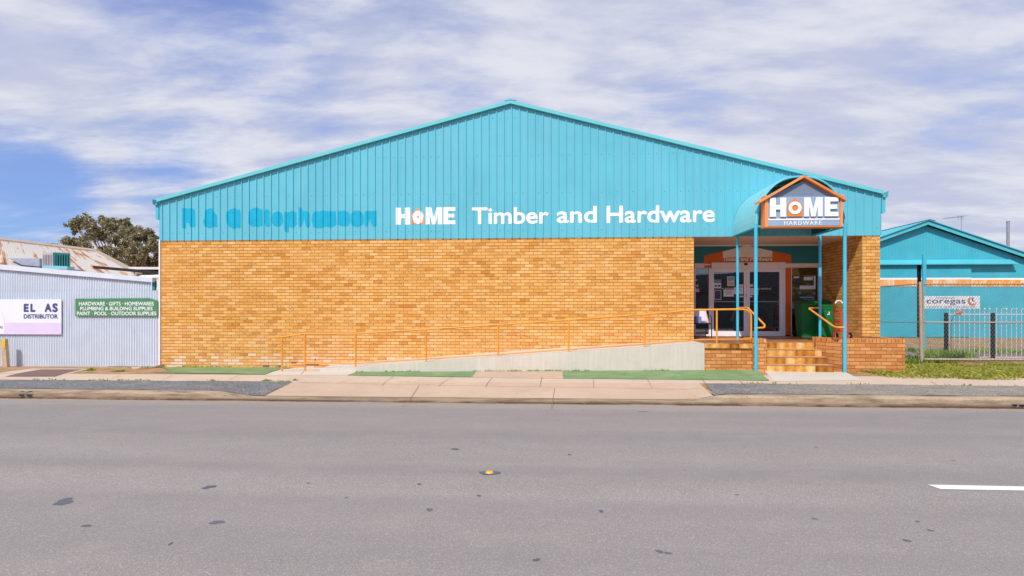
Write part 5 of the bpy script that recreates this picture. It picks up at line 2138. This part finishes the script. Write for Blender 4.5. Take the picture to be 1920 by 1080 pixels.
# tiny self-sown weeds along the edges of turf, gravel and wall foot
rr = random.Random(77)
mb = MB()
for _ in range(900):
    k = rr.random()
    if k < .35:
        x, y = rr.uniform(XP(668, PF), XP(1320, PF)), PF - abs(rr.gauss(0, .03)) - .005
    elif k < .55:
        x, y = rr.uniform(XP(305, 16.2), XP(540, 16.2)), 16.24 - abs(rr.gauss(0, .05))
    elif k < .75:
        x, y = rr.uniform(-12, XP(545, 12.8)), 12.79 + rr.gauss(0, .03)
    elif k < .9:
        x, y = rr.uniform(-13, XP(300, 16)), 16.1 - abs(rr.gauss(0, .25))
    else:
        x, y = rr.uniform(XP(1330, 12.8), 11), 12.79 + rr.gauss(0, .02)
    if math.sin(x * 3.1) + math.sin(x * 1.3 + 2) < -.1:
        continue
    z = zg(x, y) + .012
    for _q in range(4):
        a, el = rr.uniform(0, 6.28), rr.uniform(.2, 1.3)
        l = rr.uniform(.02, .06)
        d = Vector((math.cos(a) * math.cos(el), math.sin(a) * math.cos(el), math.sin(el))) * l
        q = Vector((-math.sin(a), math.cos(a), 0)) * l * .18
        b0 = Vector((x, y, z))
        mb.add([b0, b0 + d * .5 + q, b0 + d, b0 + d * .5 - q], [(0, 1, 2, 3)])
o = mb.build('edge_weeds', M['weed'], None, normals=False)
o['kind'] = 'stuff'
o['label'] = 'tiny weeds along the edges of turf, gravel and wall foot'

# ================================================================== RIGHT SIDE
# lawn strip between footpath and fence: too many blades to count
def in_poly(x, y, poly):
    c = False
    for i in range(len(poly)):
        (x1, y1), (x2, y2) = poly[i], poly[i - 1]
        if (y1 > y) != (y2 > y) and x < (x2 - x1) * (y - y1) / (y2 - y1) + x1:
            c = not c
    return c


lawn = [gp(1583, 698, .08), gp(1600, 702, .07), gp(1625, 700, .06), gp(1648, 706, .05), gp(1690, 714.5, .04), (10.0, 13.60), (22, 13.60), (22, 16.9), (XP(1700, 16.9), 16.9), (XP(1699, 14.5), 14.55), (XP(1588, 14.5), 14.50)]
gx0, gx1 = min(p[0] for p in lawn), 16.5
rr = random.Random(3)
mb = MB()
cnt = 0
clump = [(rr.uniform(gx0, gx1), rr.uniform(13.6, 17), rr.uniform(.15, .5), rr.uniform(.5, 1.3)) for _ in range(220)]
while cnt < 34000:
    cx_, cy_, cr_, chh = rr.choice(clump)
    x, y = rr.gauss(cx_, cr_ * .6), rr.gauss(cy_, cr_ * .5)
    if not (y > 13.55 + .18 * abs(math.sin(x * 2.3) * math.sin(x * .9)) and y < 17.1 and in_poly(x, y, lawn)):
        continue
    cnt += 1
    z = zg(x, y)
    a = rr.uniform(0, 6.28)
    l = rr.uniform(.04, .125) * chh
    le = rr.uniform(.2, 1.1)
    d = Vector((math.cos(a) * le, math.sin(a) * le, 1)).normalized()
    s = Vector((-math.sin(a), math.cos(a), 0)) * .007
    b0 = Vector((x, y, z - .003))
    m = b0 + d * l * .6
    e = b0 + d * l + Vector((math.cos(a) * l * .35, math.sin(a) * l * .35, -.12 * l))
    mb.add([b0 - s, b0 + s, m + s * .7, e, m - s * .7], [(0, 1, 2, 3, 4)])
o = mb.build('grass', M['grass'], None, normals=False)
o['kind'] = 'stuff'
o['label'] = 'rough yellow green grass before the wire fence'

# weeds and litter in the yard behind the fence
mb = MB()
for _ in range(5200):
    x, y = rr.uniform(8.8, 24), rr.uniform(17.1, 32)
    z = zg(x, y)
    a, el = rr.uniform(0, 6.28), rr.uniform(-.2, .5)
    l = rr.uniform(.05, .14)
    d = Vector((math.cos(a), math.sin(a), el)).normalized() * l
    s = Vector((-math.sin(a), math.cos(a), 0)) * l * .2
    b0 = Vector((x, y, z + .012))
    mb.add([b0, b0 + d * .5 + s, b0 + d, b0 + d * .5 - s], [(0, 1, 2, 3)])
o = mb.build('leaf_litter', M['dry'], None, normals=False)
o['kind'] = 'stuff'
o['label'] = 'dry brown leaf litter in the yard'
mb = MB()
spots = [(1768, 662, 19.2, .55, 700), (1795, 668, 18.6, .45, 500), (1705, 668, 18.6, .4, 260), (1850, 655, 22, .7, 320), (1890, 655, 22, .8, 360), (1715, 655, 22.5, .7, 260), (1745, 674, 17.4, .4, 300), (1712, 678, 17.0, .3, 300), (1768, 676, 17.2, .4, 220)]
for px, py, Y, rad, n in spots:
    c = P(px, HY, Y)
    for _ in range(n):
        x, y = rr.gauss(c.x, rad * .5), rr.gauss(Y, rad * .5)
        z = zg(x, y)
        a, le = rr.uniform(0, 6.28), rr.uniform(.2, 1.2)
        l = rr.uniform(.10, .34) * (1.25 if n > 450 else .7)
        d = Vector((math.cos(a) * le, math.sin(a) * le, 1)).normalized()
        s = Vector((-math.sin(a), math.cos(a), 0)) * .014
        b0 = Vector((x, y, z))
        mb.add([b0 - s * .4, b0 + d * l * .5 + s, b0 + d * l + Vector((0, 0, -.2 * l * le)), b0 + d * l * .5 - s], [(0, 1, 2, 3)])
o = mb.build('yard_weeds', M['weed'], None, normals=False)
o['kind'] = 'stuff'
o['label'] = 'patchy green weeds in the yard behind the fence'

# aqua corrugated shed at the back of the yard
HYD = 33.0
sh = thing('yard_shed', 'aqua corrugated iron shed with shallow gable and sliding doors behind the fence', 'shed', (XP(1734, HYD), HYD, .05))
apx_, = (XP(1733, HYD),)
apz_ = ZP(1733, 422, HYD)
slope = .362
hw2 = 7.6
rz = lambda x: apz_ - abs(x - apx_) * slope
xl2, xr2 = apx_ - hw2, apx_ + hw2
mb = MB()
n = int(2 * hw2 / .0765 * 8)
vs = []
xs_ = sorted([xl2 + 2 * hw2 * i / n for i in range(n + 1)] + [apx_])
for x in xs_:
    y = HYD + .0085 * math.sin(2 * math.pi * x / .0765)
    vs += [(x, y, -.05), (x, y, rz(x))]
mb.add(vs, [(2 * i, 2 * i + 2, 2 * i + 3, 2 * i + 1) for i in range(len(xs_) - 1)])
mb.build('gable_wall', M['shed'], sh, smooth=True)
for sgn in (-1, 1):
    mb = MB()
    ex = apx_ + sgn * (hw2 + .3)
    zt_ = ZP(1733, 413.5, HYD)
    a0, a1 = (apx_, zt_), (ex, zt_ - (hw2 + .3) * slope)
    mb.loft([(a0[0], HYD - .32, a0[1] - .26), (a1[0], HYD - .32, a1[1] - .26), (a1[0], HYD - .32, a1[1] - .05), (a0[0], HYD - .32, a0[1] - .05)],
            [(a0[0], HYD - .29, a0[1] - .26), (a1[0], HYD - .29, a1[1] - .26), (a1[0], HYD - .29, a1[1] - .05), (a0[0], HYD - .29, a0[1] - .05)])
    mb.build('bargeboard', M['shed_trim'], sh)
    mb = MB()
    mb.loft([(a0[0], HYD - .40, a0[1] - .035), (a1[0], HYD - .40, a1[1] - .035), (a1[0], HYD - .40, a1[1] + .012), (a0[0], HYD - .40, a0[1] + .012)],
            [(a0[0], HYD + 14, a0[1] - .035), (a1[0], HYD + 14, a1[1] - .035), (a1[0], HYD + 14, a1[1] + .012), (a0[0], HYD + 14, a0[1] + .012)])
    mb.build('roof', M['shed_trim'], sh)
mb = MB()
mb.prism_y([(apx_ - .36, apz_ + .16), (apx_, ZP(1733, 411, HYD - .4)), (apx_ + .36, apz_ + .16), (apx_, apz_ + .255)], HYD - .43, HYD + 14)
mb.build('ridge_capping', M['shed_trim'], sh)
# door track hood
mb = MB()
xh0, xh1 = xl2 + .4, XP(1908, HYD - .3)
zh0, zh1 = ZP(1790, 496, HYD - .3), ZP(1790, 486.5, HYD - .05)
mb.loft([(xh0, HYD - .36, zh0), (xh0, HYD - .02, zh0), (xh0, HYD - .02, zh1), (xh0, HYD - .36, zh0 + .05)],
        [(xh1, HYD - .36, zh0), (xh1, HYD - .02, zh0), (xh1 - .18, HYD - .02, zh1), (xh1, HYD - .36, zh0 + .05)])
mb.build('door_hood', M['shed_trim'], sh)
zd1 = zh0 - .005
for x0, x1 in ((XP(1560, HYD - .16), XP(1719.5, HYD - .16)), (XP(1727, HYD - .16), XP(1821, HYD - .16))):
    mb = corrugated(x0, x1, lambda x: .08, lambda x: zd1, HYD - .16)
    d_ = mb.build('sliding_door', M['shed'], sh, smooth=True)
    mb = MB()
    mb.box(x0, x1, HYD - .175, HYD - .171, ZP(1750, 537, HYD - .17), ZP(1750, 524.3, HYD - .17))
    mb.build('orange_stripe', M['stripe_orange'], d_)
    mb = MB()
    mb.box(x0, x1, HYD - .175, HYD - .171, ZP(1750, 524.2, HYD - .17), ZP(1750, 520.8, HYD - .17))
    mb.build('white_stripe', M['stripe_white'], d_)
mb = MB()
mb.box(XP(1719, HYD), XP(1727.5, HYD), HYD - .04, HYD - .02, .05, zd1)
mb.build('door_gap', M['black'], sh)
mb = MB()
x0, x1 = XP(1821, HYD), xr2
mb.box(x0, x1, HYD - .016, HYD - .011, ZP(1850, 537.5, HYD), ZP(1850, 525, HYD))
mb.build('orange_stripe', M['stripe_orange'], sh)
mb = MB()
mb.box(x0, x1, HYD - .016, HYD - .011, ZP(1850, 524.8, HYD), ZP(1850, 521.5, HYD))
mb.build('white_stripe', M['stripe_white'], sh)
mb = MB()
mb.prism_y([(xl2 + .1, .0), (xr2 - .1, .0), (xr2 - .1, rz(xr2) - .1), (apx_, apz_ - .1), (xl2 + .1, rz(xl2) - .1)], HYD + .2, HYD + 13.8)
mb.build('body', M['shed'], sh)

fl = thing('flue_pipe', 'pale grey flue pipe standing behind the aqua shed roof', 'flue', P(1890, 470, 46))
mb = MB()
a, b = P(1890, 520, 46), P(1890, 416, 46)
a.z = 0
mb.tube([a, b], .105, 14)
mb.build('pipe', M['galv'], fl, smooth=True)
mb = MB()
mb.tube([b + Vector((0, 0, .0)), b + Vector((0, 0, .05))], .125, 14)
mb.build('cap', M['galv'], fl, smooth=True)
an = thing('tv_antenna', 'thin television antenna on a mast behind the aqua shed ridge', 'antenna', P(1803, 432, 44))
a, b = P(1803, 436, 44), P(1803, 405, 44)
a.z = 1.0
mb = MB()
mb.tube([a, b], .022, 8)
mb.build('mast', M['galv'], an, smooth=True)
mb = MB()
l, r_ = P(1770, 409.5, 44.6), P(1806, 405.8, 43.9)
mb.tube([l, r_], .014, 6)
for k in range(9):
    c = l.lerp(r_, k / 8)
    w = lerp(.25, .5, k / 8)
    mb.tube([c + Vector((.02, -w, 0)), c + Vector((-.02, w, 0))], .008, 5)
    if k > 5:
        mb.tube([c + Vector((0, 0, -.2)), c + Vector((0, 0, .16))], .012, 5)
mb.build('boom', M['galv'], an)

# free-standing aqua pole in the yard
ap_ = thing('yard_pole', 'tall aqua steel pole standing in the yard before the shed doors', 'pole', (XP(1732.5, 20.3), 20.3, .05))
mb = MB()
mb.tube([(XP(1732.5, 20.3), 20.3, .0), (XP(1733, 20.3), 20.3, ZP(1733, 477, 20.3))], .062, 14)
mb.build('pole', M['teal_pole'], ap_, smooth=True)

# chain wire fence
CFY = 16.9


def wire_mesh(x0, x1, zb_, zt_, Y, pitch=.072, r=.0036):
    mb = MB()
    h = zt_(x0) - zb_
    n = int((x1 - x0 + 3) / pitch) + 2
    for sgn in (1, -1):
        for k in range(-int(3 / pitch), n):
            xs0_ = x0 + k * pitch
            p, q = [xs0_, zb_], [xs0_ + 3.0 * .62, zb_ + 3.0]
            if sgn < 0:
                p, q = [xs0_ + 3.0 * .62, zb_], [xs0_, zb_ + 3.0]
            # clip to the panel
            t0, t1 = 0.0, 1.0
            dx, dz = q[0] - p[0], q[1] - p[1]
            for num, de in ((x0 - p[0], dx), (p[0] - x1, -dx)):
                if de > 0:
                    t0 = max(t0, num / de)
                elif de < 0:
                    t1 = min(t1, num / de)
            ztm = zt_(lerp(x0, x1, .5))
            t1 = min(t1, (min(zt_(x0), zt_(x1)) - p[1]) / dz if False else (zt_(max(x0, min(x1, p[0] + dx * .7))) - p[1]) / dz)
            if t1 - t0 < .01:
                continue
            a = Vector((p[0] + dx * t0, Y + sgn * .003, p[1] + dz * t0))
            b = Vector((p[0] + dx * t1, Y + sgn * .003, p[1] + dz * t1))
            mb.tube([a, b], r, 3, cap=False)
    return mb


fx0, fxp, fx1 = XP(1651, CFY), XP(1727, CFY), 22.0
zft = ZP(1800, 532.5, CFY)
fl_ = ZP(1651, 537.5, CFY)
fen = thing('chain_wire_fence', 'chain wire fence panel between brick pillar and rusty post', 'fence', (fxp, CFY, .05))
mb = wire_mesh(fx0, fxp - .03, .12, lambda x: lerp(fl_, zft, (x - fx0) / (fxp - fx0)), CFY)
mb.build('wire_mesh', M['wire'], fen)
mb = MB()
mb.tube([(fx0, CFY, fl_), (fxp, CFY, zft + .01)], .014, 8)
mb.build('top_rail', M['wire'], fen, smooth=True)
mb = MB()
mb.tube([(fx0, CFY, ZP(1690, 603.5, CFY)), (fxp, CFY, ZP(1690, 604.5, CFY))], .012, 8)
mb.build('middle_rail', M['wire'], fen, smooth=True)
mb = MB()
mb.tube([(fxp + .02, CFY, -.05), (fxp - .02, CFY, zft + .06)], .043, 12)
mb.build('post', M['post_rust'], fen, smooth=True)
gt = thing('chain_wire_gate', 'long chain wire gate with rusty pipe frame across the yard', 'gate', (fxp + 1.5, CFY, .05))
zbr, zmr = ZP(1830, 674.3, CFY), ZP(1830, 604.5, CFY)
mb = wire_mesh(fxp + .06, fx1, zbr, lambda x: zft, CFY)
mb.build('wire_mesh', M['wire'], gt)
for z, r_, nm in ((zft, .024, 'top_rail'), (zmr, .022, 'middle_rail'), (zbr, .034, 'bottom_rail')):
    mb = MB()
    mb.tube([(fxp + .09, CFY, z), (fx1, CFY, z)], r_, 10)
    mb.build(nm, M['post_rust'], gt, smooth=True)
mb = MB()
for z, r_ in ((zft, .026), (zbr, .036)):
    x = fxp + .12
    while x < fx1:
        mb.tube([(x, CFY - .002, z - r_ - .006), (x + .012, CFY - r_ - .006, z), (x + .024, CFY - .002, z + r_ + .006)], .005, 5)
        x += .105
mb.build('tie_wire', M['joint'], gt)
mb = MB()
mb.tube([(fxp + .075, CFY + .02, zbr), (fxp + .075, CFY + .02, zft)], .02, 10)
mb.build('gate_stile', M['post_rust'], gt, smooth=True)

cs_ = thing('gas_sign', 'white board reading coregas with orange crescent, hung on the wire gate', 'sign', P(1785, 578, CFY + .05))
YS = CFY + .03
mb = MB()
pbox(mb, 1733, 555, 1837.5, 578.3, YS, 0, .006)
mb.build('board', M['letter'], cs_)
mb = MB()
text_mb('coregas', XP(1737, YS), XP(1810, YS), ZP(1785, 572.2, YS), ZP(1785, 562.0, YS), YS - .003, .004, mb=mb)
mb.build('lettering', M['navy'], cs_)
mb = MB()
text_mb('AUTHORISED AGENT', XP(1754, YS), XP(1791, YS), ZP(1785, 560, YS), ZP(1785, 557.3, YS), YS - .003, 0, mb=mb)
text_mb('INDUSTRIAL GASES AVAILABLE HERE', XP(1737, YS), XP(1829, YS), ZP(1785, 576.8, YS), ZP(1785, 574, YS), YS - .003, 0, mb=mb)
mb.build('small_lettering', M['poster_grey'], cs_)


def crescent(px, py, r1, r2, off, ang, a0, a1, mat):
    c = P(px, py, YS)
    mb = MB()
    n = 20
    o_ = [(c.x + r1 * math.cos(lerp(a0, a1, k / n)), c.z + r1 * math.sin(lerp(a0, a1, k / n))) for k in range(n + 1)]
    i_ = [(c.x + off * math.cos(ang) + r2 * math.cos(lerp(a0 + .12, a1 - .12, k / n)), c.z + off * math.sin(ang) + r2 * math.sin(lerp(a0 + .12, a1 - .12, k / n))) for k in range(n + 1)]
    for k in range(n):
        mb.add([(o_[k][0], YS - .003, o_[k][1]), (o_[k + 1][0], YS - .003, o_[k + 1][1]), (i_[k + 1][0], YS - .003, i_[k + 1][1]), (i_[k][0], YS - .003, i_[k][1])], [(0, 1, 2, 3)])
    mb.build('crescent', mat, cs_)


crescent(1822.5, 565, .118, .088, .035, R(40), R(95), R(335), M['sign_orange'])
crescent(1825.5, 561.5, .055, .040, .02, R(20), R(70), R(290), M['navy'])

# white tubular picket fence panels with black posts, just behind the gate
PY = 19.5


def picket_panel(px0, px1, n, label, loops):
    x0, x1 = XP(px0, PY), XP(px1, PY)
    t = thing('picket_panel', label, 'fence panel', ((x0 + x1) / 2, PY, .05), 'white picket panels behind the gate')
    zt_, zb_ = ZP(1815, 589, PY), ZP(1815, 669.5, PY)
    for z, nm in ((zt_, 'top_rail'), (zb_, 'bottom_rail')):
        mb = MB()
        mb.box(x0, x1, PY - .012, PY + .012, z - .016, z + .016)
        mb.build(nm, M['picket'], t)
    for k in range(n):
        x = x0 + .055 + (x1 - x0 - .11) * k / (n - 1)
        mb = MB()
        hi = zt_ + .13
        mb.tube([(x, PY, zb_), (x, PY, hi)], .0105, 8)
        if not (loops and k % 2 == 1):
            mb.tube([(x, PY, hi), (x, PY, hi + .02), (x, PY, hi + .035), (x, PY, hi + .07)], [.012, .03, .026, .004], 8)
        elif k + 1 < n:
            xn = x0 + .055 + (x1 - x0 - .11) * (k + 1) / (n - 1)
            mb.tube([(lerp(x, xn, .5) + (xn - x) * .5 * math.cos(a), PY, hi + .05 * math.sin(a)) for a in [math.pi * q / 8 for q in range(9)]], .009, 6)
        mb.build('picket', M['picket'], t, smooth=True)


picket_panel(1777, 1859, 9, 'white metal picket panel between the two black posts', False)
picket_panel(1865, 2060, 21, 'white metal picket panel with hoops right of the black posts', True)
for px, lab in ((1774, 'black square fence post left of the white picket panel'), (1861.5, 'black square fence post between the two white picket panels')):
    t = thing('fence_post', lab, 'fence post', (XP(px, PY - .04), PY - .04, .05), 'black posts of the picket fence')
    mb = MB()
    x = XP(px, PY - .04)
    mb.box(x - .045, x + .045, PY - .08, PY + .0, .0, ZP(1815, 587.5, PY))
    mb.build('shaft', M['black'], t, bevel=.004)
    mb = MB()
    mb.box(x - .048, x + .048, PY - .083, PY + .003, ZP(1815, 587.5, PY), ZP(1815, 587, PY) + .008)
    mb.build('cap', M['black'], t)
go = thing('garden_stake', 'bent black wire stake with an orange bird shaped tip by the gate', 'garden stake', (XP(1783, 18.6), 18.6, .05))
mb = MB()
mb.tube(fillet([P(1783, 660, 18.6), P(1783, 604, 18.6), P(1788, 592, 18.6), P(1798, 587.5, 18.6)], .12, 6), .008, 6)
mb.build('wire', M['black'], go, smooth=True)
mb = MB()
pa_, pb_ = P(1792, 588.5, 18.6), P(1804.5, 583, 18.6)
mb.tube([pa_, pa_.lerp(pb_, .3), pa_.lerp(pb_, .6), pa_.lerp(pb_, .85), pb_], [.008, .03, .048, .04, .012], 10)
mb.add([tuple(pa_.lerp(pb_, .2) + Vector((0, -.02, -.02))), tuple(pa_.lerp(pb_, .75) + Vector((0, -.05, -.03))), tuple(pa_.lerp(pb_, .5) + Vector((.03, -.03, -.10)))], [(0, 1, 2)])
mb.build('tip', M['orange'], go, smooth=True)

# ================================================================== behind the camera: what the shop glass mirrors
ob = thing('opposite_warehouse', 'long grey warehouse across the street, mirrored in the shop glass', 'building', (6, -14, 0))
mb = MB()
mb.prism_y([(-16, -.1), (30, -.1), (30, 5.0), (18, 4.75), (10, 4.35), (-16, 4.2)], -24, -14)
mb.build('wall', M['far_wall'], ob)
mb = MB()
mb.box(-16.3, 30.3, -14.9, -13.6, 3.0, 3.15)
mb.build('awning', M['far_roof'], ob)
